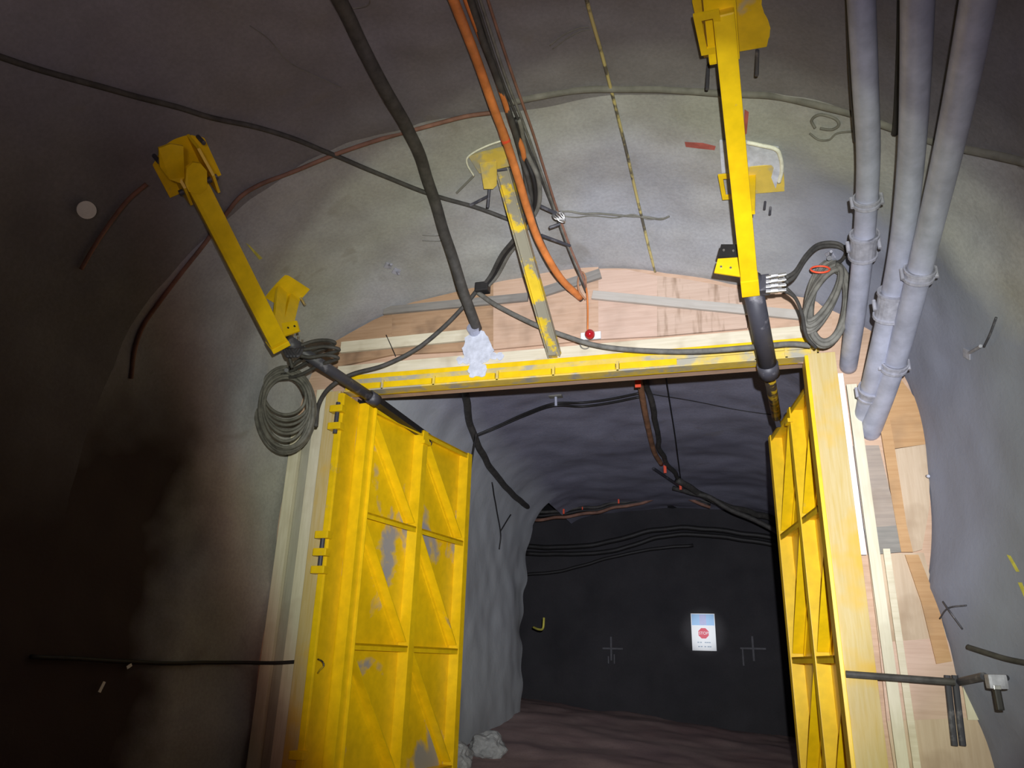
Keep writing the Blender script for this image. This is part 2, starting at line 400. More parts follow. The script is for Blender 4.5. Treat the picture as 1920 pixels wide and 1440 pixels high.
for a_, b_ in surf_parts:
    vv += a_; ff += [[i+off for i in f] for f in b_]; off += len(a_)
BV = BVHTree.FromPolygons(vv, ff)
# the drift beyond the doors
def r_far(a):
    c, s = math.cos(a), math.sin(a); A, Bq, n = 2.62, 2.78, 4.6
    if s <= 0: return A/abs(c)
    return 1/((abs(c)/A)**n + (abs(s)/Bq)**n)**(1/n)
def far_pt(a, y):
    r = r_far(a); p = V((-1.4+math.cos(a)*r, y, CZ+math.sin(a)*r - max(0, y-9)*0.03*max(0, math.sin(a))))
    n = noise.fractal(p*0.7, 1.0, 2.0, 3)*0.06 + noise.noise(p*3.0)*0.012
    if y > 13.6 and math.sin(a) < 0.62: n += noise.noise(V((p.z*2.1, p.x*2, 3)))*0.16*(y-13.6)
    return V((p.x+math.cos(a)*n, y + (noise.noise(p*2.0)*0.12 if y > 14 and math.sin(a) < 0.62 else 0), p.z+math.sin(a)*n))
nfs = len(surf_parts)
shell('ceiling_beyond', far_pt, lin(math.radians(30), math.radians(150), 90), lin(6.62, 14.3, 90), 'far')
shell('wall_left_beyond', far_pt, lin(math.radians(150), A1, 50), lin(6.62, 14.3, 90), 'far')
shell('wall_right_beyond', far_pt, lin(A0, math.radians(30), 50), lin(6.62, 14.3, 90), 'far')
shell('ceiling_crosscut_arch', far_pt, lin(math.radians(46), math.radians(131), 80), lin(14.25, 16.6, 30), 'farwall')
def cross_ceiling(x, y):
    return V((x, y, 4.95 - 0.03*(y-14) + noise.fractal(V((x, y, 1)), 1, 2, 3)*0.12 - 0.018*(x+1.2)**2*0.4))
shell('ceiling_crosscut', cross_ceiling, lin(-12, 9, 120), lin(13.9, 16.7, 24), 'rock')
def back_wall(x, z):
    return V((x, 16.4 + noise.fractal(V((x*0.7, 3, z*0.7)), 1, 2, 4)*0.18, z))
shell('wall_back', back_wall, lin(-12, 9, 150), lin(-0.3, 5.6, 50), 'rock')
def ground(x, y):
    z = 0.0
    if y > 6.8:
        k = min(1, (y-6.8)/8.5); z = k*(0.60 - 0.095*(x+1.5)) if x > -5 else k*0.93
        z = max(z, 0)
    z += noise.fractal(V((x*1.1, y*1.1, 0)), 1, 2, 4)*0.05
    return V((x, y, z))
shell('floor', lambda y, x: ground(x, y), lin(-3.2, 16.6, 180), lin(-12, 9, 170), 'ground')
vv, ff, off = [], [], 0
for a_, b_ in surf_parts[nfs:]:
    vv += a_; ff += [[i+off for i in f] for f in b_]; off += len(a_)
BF = BVHTree.FromPolygons(vv, ff)
def hug(x, y, off=0.03, tree=None):     # in front of the rock surface seen in that direction, off above it
    d = dirpx(x, y); h, n, i, t = (tree or BV).ray_cast(CAM, d)
    if h is None: return at(x, y, 6.4)
    return h - d*(off/max(0.35, abs(n.dot(d))))
def hugn(x, y, off=0.03):               # lifted off along the surface normal
    h, n, i, t = BV.ray_cast(CAM, dirpx(x, y))
    if n.dot(dirpx(x, y)) > 0: n = -n
    return h + n*off
def far(x, y, off=0.03): return hug(x, y, off, BF)
def at2(x, y, Y, off=0.03, tree=None):   # at(), but never inside the rock
    p = at(x, y, Y); d = dirpx(x, y); h, n, i, t = (tree or BV).ray_cast(CAM, d)
    if h is None: return p
    if n.dot(d) > 0: n = -n
    if (p-CAM).length > (h-CAM).length - off/max(0.35, abs(n.dot(d))): return h - d*(off/max(0.35, abs(n.dot(d))))
    return p
def snormal(p, tree=None):
    h, n, i, t = (tree or BV).find_nearest(p)
    if n.dot(CAM-h) < 0: n = -n
    return n

# ------------------------------------------------------------------ bulkhead and its boards
OX0, OX1, OZ = -3.71, 0.70, 4.14
bm = B()
ring = []
for a in lin(A0, A1, 120):
    r = r_bulk(a)+0.14; ring.append((CX+math.cos(a)*r, CZ+math.sin(a)*r))
ring = [(x, max(z, -0.05)) for x, z in ring]
# built as a strip between the opening and the arch
inner = []
for x, z in ring:
    if z < OZ and x > OX1: inner.append((OX1, z))
    elif z < OZ and x < OX0: inner.append((OX0, z))
    else: inner.append((min(max(x, OX0), OX1), OZ))
fr = [[bm.verts.new((x, yy, z)) for x, z in pts] for yy in (6.532, 6.74) for pts in (ring, inner)]
for i in range(len(ring)-1):
    for A_, B_ in ((fr[0], fr[1]), (fr[2], fr[3]), (fr[1], fr[3])):
        try: bm.faces.new((A_[i], A_[i+1], B_[i+1], B_[i]))
        except ValueError: pass
bmesh.ops.remove_doubles(bm, verts=bm.verts[:], dist=0.0005)
o = obj('wall_bulkhead', bm, 'ply'); o['kind'] = 'structure'

def board(name, px, m, label, cat, group, y=6.5, th=0.03, z=None):
    """a board on the bulkhead: corners from the photograph, front face at y"""
    bm = B(); pts = [xz(a, b, y) for a, b in px]
    prism_xz(bm, pts, y, y+th)
    o = obj(name, bm, m); tag(o, label, cat, group); return origin(o)
def rboard(name, x0, x1, z0, z1, m, label, cat, group, y=6.47, th=0.04, tilt=0.0):
    bm = B(); box(bm, ((x0+x1)/2, y+th/2, (z0+z1)/2), ((x1-x0)/2, th/2, (z1-z0)/2), None, 0.004)
    o = obj(name, bm, m); tag(o, label, cat, group); origin(o); o.rotation_euler.y = tilt; return o
PS, PT = 'plywood_sheet', 'timber_batten'
G1, G2, G3 = 'plywood sheets above the doorway', 'timber battens above the doorway', 'boards beside the right jamb'
# sheets over the door, from the left
board(PS, [(622,690),(628,640),(700,600),(735,585),(735,665)], 'ply_brown', 'dull brown plywood wedge at the left end above the doorway', 'plywood', G1)
board(PS, [(735,665),(735,584),(760,570),(860,546),(925,530),(925,655)], 'ply_brown', 'dark stained plywood sheet behind the white grout splash', 'plywood', G1)
board(PS, [(925,655),(925,529),(980,516),(1050,505),(1122,496),(1122,636)], 'ply', 'tan plywood sheet between the peeling post and red beacon', 'plywood', G1)
board(PS, [(1122,636),(1122,506),(1180,506),(1232,517),(1232,630)], 'ply_pink', 'pinkish plywood sheet just right of the red beacon', 'plywood', G1)
board(PS, [(1232,630),(1232,517),(1290,524),(1340,533),(1400,545),(1402,615)], 'ply_drip', 'pinkish plywood sheet with brown drip stains left of the dark ram rod', 'plywood', G1)
board(PS, [(1402,680),(1400,545),(1460,552),(1525,560),(1560,590),(1560,680)], 'ply', 'tan plywood sheet behind the right hose coil', 'plywood', G1)
# battens
zb = at(1030, 652, 6.44).z
rboard(PT, -3.86, OX1-0.05, zb-0.115, zb, 'timber', 'long pale timber board directly above the yellow lintel', 'timber', G2, 6.44, 0.06)
def batten(x0, y0, x1, y1, h, m, label, y=6.455, th=0.035):
    a, b = at(x0, y0, y), at(x1, y1, y); bm = B()
    L = (b-a).length; box(bm, (0, 0, 0), (L/2, th/2, h/2), None, 0.003)
    o = obj(PT, bm, m); o.location = (a+b)/2; o.rotation_euler.y = -math.atan2(b.z-a.z, b.x-a.x)
    return tag(o, label, 'timber', G2)
batten(640, 652, 895, 627, 0.12, 'timber', 'upper pale batten at the left, just above the long pale board')
batten(720, 583, 990, 557, 0.085, 'timber_grey', 'weathered grey batten left of the peeling yellow post')
batten(1005, 552, 1126, 513, 0.10, 'timber_grey', 'tilted grey batten crossed by the orange cable')
batten(1111, 553, 1500, 591, 0.085, 'timber_dull', 'pale greyish batten running right from above the beacon')
batten(1480, 652, 1530, 648, 0.16, 'timber_y', 'short yellow block at the right end of the lintel')
# boards beside the right jamb
def rp(px, m, name, label, y=6.5, th=0.03): return board(name, px, m, label, 'plywood' if name == PS else 'timber', G3, y, th)
rp([(1655,740),(1690,712),(1724,757),(1742,832),(1668,842)], 'ply_orange', PS, 'orange tan plywood corner at the top right of the bulkhead')
rp([(1640,735),(1660,735),(1678,842),(1700,985),(1712,1035),(1690,1035),(1672,935)], 'ply_orange', PT, 'narrow orange strip leaning down from the pipe ends', 6.488, 0.03)
rp([(1678,842),(1742,832),(1743,950),(1729,1030),(1712,1035),(1697,975)], 'ply_v', PS, 'light tan plywood below the orange tan corner')
rp([(1600,835),(1648,835),(1672,935),(1682,985),(1620,990)], 'ply_grey', PS, 'grey smudged plywood under the galvanised pipe ends', 6.495)
rp([(1620,990),(1682,985),(1690,1035),(1628,1040)], 'timber_grey', PS, 'small dark grey plywood patch right of the jamb', 6.492)
rp([(1628,1040),(1732,1036),(1748,1095),(1775,1195),(1648,1205)], 'ply_v', PS, 'large tan plywood sheet with brown smudges right of the jamb')
rp([(1648,1205),(1775,1195),(1806,1275),(1838,1345),(1663,1352)], 'ply_pink', PS, 'pinkish plywood sheet crossed by the horizontal pipe', 6.498)
rp([(1663,1352),(1838,1345),(1885,1460),(1680,1460)], 'ply_v', PS, 'lowest tan plywood sheet at the right of the bulkhead')
rp([(1697,1040),(1722,1040),(1758,1130),(1785,1240),(1756,1245),(1728,1130)], 'ply_orange', PT, 'orange brown strip running down the right plywood', 6.48, 0.03)
rp([(1798,1240),(1812,1232),(1850,1350),(1815,1350)], 'timber_v', PT, 'pale timber wedge behind the two dark stakes', 6.478, 0.04)
rboard(PT, 0.955, 1.035, 0.02, 3.86, 'timber_v', 'tall pale stud along the right jamb', 'timber', G3, 6.465, 0.05)
rboard(PT, 0.89, 0.935, 2.45, 3.95, 'white', 'thin white strip along the upper right jamb', 'timber', G3, 6.43, 0.04)
rboard(PT, 1.06, 1.11, 0.02, 2.5, 'timber', 'short pale stud beside the tall one at the right', 'timber', G3, 6.472, 0.04)
# left of the frame
G4 = 'boards left of the doorway'
rboard(PT, -4.31, -4.20, 0.02, 3.72, 'timber_v', 'pale upright board left of the doorway under the coil', 'timber', G4, 6.44, 0.06)
rboard(PT, -4.195, -4.085, 0.02, 4.10, 'timber_olive', 'dull greyish recessed board between two pale boards left of the doorway', 'timber', G4, 6.49, 0.04)
rboard(PT, -4.08, -3.92, 0.02, 4.18, 'timber_v', 'wide pale board touching the left jamb', 'timber', G4, 6.45, 0.05)

# ------------------------------------------------------------------ gate frame
gf = thing('steel_portal', 'yellow steel portal framing the doorway in the bulkhead', 'door portal', (-1.5, 6.45, 0))
def gpart(name, m, fn, label=None):
    bm = B(); fn(bm); bmesh.ops.translate(bm, verts=bm.verts[:], vec=-gf.location)
    o = obj(name, bm, m, gf); 
    if label: o['label'] = label
    return o
def bx(x0, x1, y0, y1, z0, z1, bev=0.004):
    return lambda bm: box(bm, ((x0+x1)/2, (y0+y1)/2, (z0+z1)/2), ((x1-x0)/2, (y1-y0)/2, (z1-z0)/2), None, bev)
gpart('lintel', 'yellow', lambda bm: (bx(-3.72, 0.78, 6.43, 6.53, 4.245, 4.30)(bm), bx(-3.72, 0.78, 6.50, 6.53, 4.10, 4.24)(bm)))
gpart('groove_channel', 'yellow_pale', lambda bm: (bx(-3.72, 0.78, 6.40, 6.50, 4.185, 4.24)(bm),), 'lintel groove with its shade painted grey')  # shade of the lintel recess painted as greyed yellow
gpart('lower_flange', 'yellow_pale', lambda bm: (bx(-3.72, 0.78, 6.37, 6.53, 4.10, 4.118)(bm), bx(-0.62, 0.70, 6.385, 6.40, 4.11, 4.175)(bm)))
for xa, xb in ((-3.70, -3.32), (-3.28, -2.77), (-2.73, -2.12), (-2.08, -1.57), (-1.53, -0.97), (-0.93, -0.42)):
    gpart('flange_segment', 'yellow', bx(xa, xb, 6.36, 6.385, 4.115, 4.175))
for x in (-3.3, -2.75, -2.1, -1.55, -0.95, 0.25, 0.5):
    gpart('stiffener', 'yellow_pale', bx(x-0.012, x+0.012, 6.37, 6.5, 4.10, 4.20, 0.002))
gpart('jamb', 'timber_y', lambda bm: (bx(-3.92, -3.76, 6.38, 6.5, 0.0, 4.12)(bm),), 'pale left jamb')
gpart('jamb', 'yellow', lambda bm: (bx(-3.76, -3.70, 6.34, 6.53, 0.0, 4.08)(bm), bx(-3.705, -3.685, 6.345, 6.65, 0.0, 4.075)(bm)), 'inner yellow hinge strip on the left')
gpart('jamb', 'timber_y', lambda bm: (bx(0.665, 0.885, 6.36, 6.5, 0.0, 4.12)(bm),), 'pale right jamb')
gpart('jamb', 'yellow', lambda bm: (bx(0.64, 0.67, 6.34, 6.62, 0.0, 4.10)(bm),), 'inner yellow hinge strip on the right')
for z in (3.9, 3.72, 2.66, 2.5, 2.34, 0.8):
    gpart('hinge_knuckle', 'yellow', bx(-3.80, -3.66, 6.27, 6.36, z-0.035, z+0.035, 0.012))
for z in (3.81, 2.52):
    def pin(bm, z=z): cyl(bm, (-3.73, 6.31, z-0.16), (-3.73, 6.31, z+0.16), 0.022)
    gpart('hinge_pin', 'steel_dark', pin)

# ------------------------------------------------------------------ gate leaves
def leaf(loc, ang, s, W, label, worn):
    """ribs stand out on the s*Y side of the skin plate"""
    t = thing('gate_leaf', label, 'gate', loc, ang, 'double steel gate')
    H = 3.98; zr = [0.02, 0.40, 1.62, 2.86, H-0.02]
    D = 0.13
    def part(name, m, fn, lab=None):
        bm = B(); fn(bm); o = obj(name, bm, m, t)
        if lab: o['label'] = lab
        return o
    def lb(x0, x1, y0, y1, z0, z1, bev=0.003):
        y0, y1 = sorted((y0*s, y1*s)); return bx(x0, x1, y0, y1, z0, z1, bev)
    part('skin_plate', worn, lb(0, W, -0.008, 0.0, 0, H))
    xm = W*0.5
    part('stile', 'yellow', lambda bm: (lb(0, 0.09, 0, D, 0, H)(bm), lb(0.09, 0.10, D-0.02, D+0.035, 0, H)(bm)), 'hinge side stile')
    part('stile', 'yellow', lb(xm-0.05, xm+0.05, 0, D, 0, H))
    part('stile', 'yellow', lb(W-0.10, W, 0, D, 0, H), 'free edge stile')
    for z in zr:
        for xa, xb in ((0.10, xm-0.05), (xm+0.05, W-0.10)):
            part('rail', 'yellow', lambda bm: (lb(xa, xb, 0, D*0.92, z-0.012, z+0.012)(bm), lb(xa, xb, D*0.86, D*0.92, z-0.05, z+0.012)(bm)))
    for z1, z0 in zip(zr[:0:-1], zr[-2::-1]):
        if z1-z0 < 0.6: continue
        for xa, xb in ((0.10, xm-0.05), (xm+0.05, W-0.10)):
            def dg(bm):
                a, b = V((xa+0.03, s*D*0.45, z1-0.05)), V((xb-0.03, s*D*0.45, z0+0.05))
                bar(bm, a, b, 0.014, D*0.85, V((0, 1, 0)), 0.002)
                n = (b-a).normalized()
                bar(bm, a+V((0, -s*D*0.41, 0)), b+V((0, -s*D*0.41, 0)), 0.09, 0.012, V((0, 1, 0)), 0.002)
            part('diagonal_brace', 'yellow', dg)
    part('edge_seal', 'black', lambda bm: (lb(-0.01, W+0.03, -0.03, -0.008, H-0.06, H+0.05)(bm), lb(W, W+0.035, -0.03, -0.008, 0, H)(bm)), 'black rubber edge seal')
    part('lifting_lug', 'yellow', lb(xm-0.07, xm+0.07, D-0.02, D+0.03, H-0.16, H-0.12))
    return t
hl, fl = V((-3.69, 6.66, 0.09)), V((-3.33, 8.85, 0.09))
hr, frr = V((0.86, 6.68, 0.09)), V((0.525, 8.74, 0.09))
dl, dr_ = fl-hl, frr-hr
L1 = leaf(hl, math.atan2(dl.y, dl.x), -1, dl.length, 'left ribbed yellow gate leaf swung open into the drift', 'skin')
L2 = leaf(hr, math.atan2(dr_.y, dr_.x), 1, dr_.length, 'right ribbed yellow gate leaf seen almost edge on', 'yellow')

# ------------------------------------------------------------------ tubes and brackets
def cable(name, pts, r, m, label, cat, group=None, n=8, wob=0.0, sub=8):
    bm = B(); tube(bm, pts, r, n, sub, wob=wob)
    return origin(tag(obj(name, bm, m, smooth=True), label, cat, group))

def ceiling_plate(bm, p, nrm, along, w, h, th=0.02):
    d = (along - nrm*along.dot(nrm)).normalized(); s = nrm.cross(d).normalized()
    box(bm, p+nrm*th/2, (h/2, w/2, th/2), (d, s, nrm), 0.004)
    return d, s

def ram(label, top, elbow, mid, end, seen):
    """yellow carrier tube from the roof to the elbow, dark hydraulic ram on to the leaf"""
    t = thing('ram_support', 'x', 'ram support')
    return t

# left: yellow carrier
Epl = at(805, 828, 8.15); Mpl = at(712, 757, 6.5); dpl = (Mpl-Epl).normalized()
Apl = at(556, 655, 5.25)
lt = thing('ram_carrier', 'yellow square tube carrier hanging from the left roof bracket', 'bracket', group='gate ram carriers')
Tl = hug(368, 345, 0.22); Bl = at(519, 640, 5.2)
bm = B(); bar(bm, Tl, Bl, 0.155, 0.155, snormal(Tl), 0.03); obj('carrier_tube', bm, 'yellow', lt)
bm = B(); bar(bm, Bl+(Bl-Tl).normalized()*0.0, Bl+(Bl-Tl).normalized()*0.05, 0.165, 0.165, snormal(Tl), 0.01); obj('end_cap', bm, 'yellow', lt)
pn = hug(345, 305, 0.0); nn_ = snormal(pn); al = (Bl-Tl).normalized()
bm = B(); d_, s_ = ceiling_plate(bm, pn, nn_, al, 0.42, 0.40); obj('roof_plate', bm, 'yellow', lt)
for k in (-1, 1):
    bm = B(); c0 = pn + s_*k*0.10
    prism(bm, [c0 - d_*0.20, c0 + d_*0.22, c0 + d_*0.22 + nn_*0.20, c0 + d_*0.02 + nn_*0.30, c0 - d_*0.16 + nn_*0.20], s_*0.02*k); obj('lug_plate', bm, 'yellow', lt)
bm = B(); cv = [(296,276),(318,268),(342,272),(344,330),(338,342),(316,334),(298,310)]; prism(bm, [hug(a, b, 0.24) for a, b in cv], nn_*0.02); obj('cover_plate', bm, 'yellow', lt)
bm = B(); cv = [(348,312),(360,302),(374,304),(386,318),(386,350),(372,362),(352,357),(345,342)]; prism(bm, [hug(a, b, 0.30) for a, b in cv], nn_*0.025); obj('cover_plate', bm, 'yellow', lt)
bm = B(); cyl(bm, pn+nn_*0.19-s_*0.15+d_*0.1, pn+nn_*0.19+s_*0.15+d_*0.1, 0.022); obj('pivot_pin', bm, 'steel_dark', lt)
for k in (-1, 1):
    bm = B(); cyl(bm, pn+s_*k*0.17-d_*0.15, pn+s_*k*0.17-d_*0.15+nn_*0.14, 0.016); obj('anchor_bolt', bm, 'steel_dark', lt)
recentre(lt, pn)
# left second bracket on the collar
bt = thing('collar_bracket', 'yellow plate bracket on the collar beside the left carrier end', 'bracket', group='collar brackets')
q = hug(538, 548, 0.0); qn = snormal(q); up = V((0, 0, 1)); dn = (at(528, 620, q.y) - q).normalized()
bm = B(); d2, s2 = ceiling_plate(bm, q, qn, dn, 0.34, 0.30); obj('wall_plate', bm, 'yellow', bt)
qe = at(528, 620, 5.35)
for k in (-1, 1):
    bm = B(); a_ = q + s2*k*0.09 + qn*0.02; bar(bm, a_, qe + s2*k*0.05, 0.03, 0.12, s2, 0.004); obj('gusset', bm, 'yellow', bt)
bm = B(); ee = at(543, 612, 5.25); prism(bm, [at(528, 606, 5.3), at(556, 601, 5.3), at(561, 620, 5.3), at(532, 630, 5.3)], V((0, 0.02, 0))); obj('ear_plate', bm, 'yellow', bt)
for xx, yy in ((541, 615), (553, 612)):
    bm = B(); c_ = at(xx, yy, 5.3); cyl(bm, c_, c_+V((0, -0.012, 0)), 0.008); obj('bolt', bm, 'black', bt)
bm = B(); e1 = at(562, 560, 5.6); cyl(bm, hug(562, 556, 0), hugn(562, 556, 0.12), 0.014); obj('anchor_bolt', bm, 'steel', bt)
recentre(bt, q)
# left ram
rt = thing('hydraulic_ram', 'dark hydraulic ram reaching from the left coil to the left gate leaf', 'hydraulic ram', group='gate hydraulic rams')
s0 = at(545, 645, 5.42); s1 = at(700, 748, 6.42); s2_ = at(716, 760, 6.55); e0 = at(803, 822, 8.0)
bm = B(); cyl(bm, s0, s1, 0.052); obj('ram_barrel', bm, 'steel_dark', rt, True)
bm = B(); bar(bm, s1+(e0-s1)*0.0, e0, 0.10, 0.07, up, 0.01); obj('ram_rod_cover', bm, 'black', rt)
bm = B(); cyl(bm, s0-(s1-s0).normalized()*0.05, s0+(s1-s0).normalized()*0.10, 0.068); obj('ram_head', bm, 'steel_dark', rt, True)
bm = B(); cyl(bm, s1-(s1-s0).normalized()*0.06, s1+(s1-s0).normalized()*0.05, 0.066); obj('gland', bm, 'steel_dark', rt, True)
bm = B(); bar(bm, e0, e0+(e0-s1).normalized()*0.08+V((0, 0, -0.05)), 0.05, 0.06, up, 0.01); obj('clevis', bm, 'steel_dark', rt)
for k in range(3):
    bm = B(); a_ = s0.lerp(s1, 0.04+0.05*k); cyl(bm, a_, a_+V((0.02, -0.06, 0.10)), 0.014); obj('fitting', bm, 'steel', rt, True)
recentre(rt, s0)

# right: carrier tube
r2 = thing('ram_carrier', 'long bright yellow carrier tube on the right with two roof brackets', 'bracket', group='gate ram carriers')
Ta = at(1356, 20, 3.62); Tb = at(1407, 545, 5.55)
bm = B(); bar(bm, Ta, Tb, 0.125, 0.115, V((0, 0, 1)), 0.012); obj('carrier_tube', bm, 'yellow', r2)
bm = B(); bar(bm, Tb-(Tb-Ta).normalized()*0.14, Tb+(Tb-Ta).normalized()*0.012, 0.133, 0.123, V((0, 0, 1)), 0.008); obj('end_cap', bm, 'yellow', r2)
al = (Tb-Ta).normalized()
bm = B(); bar(bm, at(1346, -30, 3.52), at(1358, 110, 3.98), 0.19, 0.10, V((0, 0, 1)), 0.02); obj('upper_sleeve', bm, 'yellow', r2)
pr = hug(1372, 40, 0.0); prn = snormal(pr)
def slotted(bm, c, along, side, nrm, L, W_, th=0.016):
    # plate with a long slot
    for k in (-1, 1): box(bm, c+side*k*W_*0.36, (L/2, W_*0.14, th/2), (along, side, nrm), 0.002)
    for k in (-1, 1): box(bm, c+along*k*L*0.42, (L*0.08, W_*0.24, th/2), (along, side, nrm), 0.002)
d3 = (al - prn*al.dot(prn)).normalized(); s3 = prn.cross(d3).normalized()
if s3.x < 0: s3 = -s3
bm = B(); box(bm, pr+prn*0.015+s3*0.05, (0.25, 0.26, 0.012), (d3, s3, prn), 0.003); obj('roof_plate', bm, 'yellow_worn', r2, False)['label'] = 'scraped yellow roof plate'
bm = B(); slotted(bm, at(1331, 62, 3.72), d3, s3, prn, 0.34, 0.15); obj('slotted_plate', bm, 'yellow', r2)
for xx, yy in ((1328, 118), (1420, 90)):
    bm = B(); a_ = hug(xx, yy, -0.02); cyl(bm, a_, a_+prn*0.22, 0.013); obj('anchor_bolt', bm, 'steel_dark', r2)
pq = hug(1412, 335, 0.0); pqn = snormal(pq)
d4 = (al - pqn*al.dot(pqn)).normalized(); s4 = pqn.cross(d4).normalized()
if s4.x < 0: s4 = -s4
bm = B(); box(bm, hug(1430, 335, 0.02), (0.15, 0.16, 0.012), (d4, s4, pqn), 0.003); obj('roof_plate', bm, 'yellow_pale', r2)['label'] = 'rusty lower roof plate'
bm = B(); slotted(bm, hug(1365, 350, 0.10), d4, s4, pqn, 0.28, 0.12); obj('slotted_plate', bm, 'yellow', r2)
bm = B(); bar(bm, hug(1406, 330, 0.02), at(1404, 400, 5.15), 0.03, 0.09, s4, 0.003); obj('hanger_plate', bm, 'yellow', r2)
bm = B(); prism(bm, [at(1346, 485, 5.42), at(1392, 482, 5.42), at(1392, 519, 5.42), at(1339, 511, 5.42)], V((0, 0.015, 0))); obj('ear_plate', bm, 'yellow', r2)
bm = B(); prism(bm, [at(1352, 458, 5.44), at(1388, 458, 5.44), at(1388, 484, 5.42), at(1346, 480, 5.42)], V((0, 0.03, 0.0))); obj('ear_plate', bm, 'black', r2)['label'] = 'black upper ear plate'
for xx, yy in ((1352, 501), (1370, 503), (1357, 470), (1375, 471)):
    bm = B(); c_ = at(xx, yy, 5.42); cyl(bm, c_, c_+V((0, -0.012, 0)), 0.009); obj('bolt', bm, 'steel', r2)
for xx, yy in ((1435, 375), (1445, 385)):
    bm = B(); a_ = hug(xx, yy, -0.02); cyl(bm, a_, a_+pqn*0.10, 0.010); obj('anchor_bolt', bm, 'steel_dark', r2)
recentre(r2, pr)
bm = B()
for (a_, b_), r_ in (((1352, 262), (1395, 262)), 0.01),:
    pass
def slab(name, px, off, th, m, label, cat, group=None):
    pts = [hug(a, b, off) for a, b in px]; nn2 = snormal(pts[0]); bm = B(); prism(bm, pts, nn2*th)
    return origin(tag(obj(name, bm, m), label, cat, group))
slab('grout_pad', [(1350,262),(1395,262),(1460,275),(1468,310),(1455,350),(1440,312),(1354,322)], 0.004, 0.02, 'grout', 'grey white levelling pad under the lower right roof bracket', 'grout')
# foam bead along the pad
cable('sealant_bead', [hug(a, b, 0.02) for a, b in ((1400,263),(1425,267),(1455,274),(1464,288),(1466,320),(1460,345))], 0.016, 'foam', 'cream sealant bead around the lower right roof bracket', 'sealant', wob=0.02)
cable('sealant_bead', [hug(a, b, 0.02) for a, b in ((950,262),(915,272),(885,290),(880,305),(892,330))], 0.008, 'foam', 'cream sealant bead around the middle roof bracket', 'sealant', wob=0.02)

# right ram
r3 = thing('hydraulic_ram', 'dark hydraulic ram below the right carrier, its rod on the right gate leaf', 'hydraulic ram', group='gate hydraulic rams')
u0 = at(1408, 520, 5.50); u1 = at(1440, 690, 6.30); u2 = at(1456, 782, 8.05)
bm = B(); cyl(bm, u0, u1, 0.078); obj('ram_barrel', bm, 'steel_dark', r3, True)
bm = B(); cyl(bm, u1, u2, 0.048); obj('ram_rod', bm, 'rod_yellow', r3, True)['label'] = 'oily rod with yellow patches'
bm = B(); cyl(bm, u1-(u1-u0).normalized()*0.05, u1+(u1-u0).normalized()*0.08, 0.088); obj('gland', bm, 'steel_dark', r3, True)
bm = B(); box(bm, at(1428, 535, 5.55), (0.06, 0.05, 0.07), None, 0.01); obj('ram_head', bm, 'steel_dark', r3)
for k in range(4):
    a_ = at(1436, 520+k*9, 5.5); b_ = at(1474, 514+k*10, 5.5)
    bm = B(); cyl(bm, a_, b_, 0.013); cyl(bm, a_.lerp(b_, 0.25), a_.lerp(b_, 0.6), 0.018, 6); obj('fitting', bm, 'steel', r3)['label'] = 'shiny hose fitting'
bm = B(); bar(bm, u2, u2+V((0.02, 0.08, -0.07)), 0.05, 0.07, up, 0.01); obj('clevis', bm, 'steel_dark', r3)
recentre(r3, u0)

# middle post from the lintel to the roof
m1 = thing('hanger_post', 'peeling yellow steel post from the lintel to the middle roof bracket', 'post')
Pa = at(1040, 667, 6.38); Pb = at(942, 316, 5.1)
bm = B(); bar(bm, Pa, Pb, 0.012, 0.11, V((1, 0, 0)), 0.002)
d5, s5, u5 = axes(Pa, Pb, V((1, 0, 0)))
for k in (-1, 1):
    c_ = u5*k*0.055
    bar(bm, Pa+c_, Pb+c_, 0.075, 0.012, V((1, 0, 0)), 0.002)
obj('channel', bm, 'yellow_beam', m1)
bm = B(); bx(-1.60, -1.52, 6.34, 6.42, 4.30, 4.42)(bm); obj('foot_plate', bm, 'yellow_beam', m1)
pm = hug(915, 308, 0.0); pmn = snormal(pm); dm = ((Pa-Pb) - pmn*(Pa-Pb).dot(pmn)).normalized(); sm = pmn.cross(dm).normalized()
if sm.x < 0: sm = -sm
bm = B(); box(bm, hug(922, 300, 0.015), (0.10, 0.17, 0.012), (dm, sm, pmn), 0.003); obj('roof_plate', bm, 'yellow_pale', m1)
bm = B(); prism(bm, [hug(900, 305, 0.05), hug(932, 302, 0.05), hug(932, 345, 0.10), hug(925, 352, 0.10), hug(908, 352, 0.10)], pmn*0.015); obj('lug_plate', bm, 'yellow_pale', m1)
bm = B(); cyl(bm, hug(918, 348, 0.03), hugn(918, 362, 0.16), 0.014); obj('anchor_bolt', bm, 'steel_dark', m1)
bm = B(); cyl(bm, Pb+V((-0.09, 0, 0.0)), Pb+V((0.09, 0.02, 0)), 0.02); obj('pivot_pin', bm, 'steel_dark', m1)
recentre(m1, Pa)

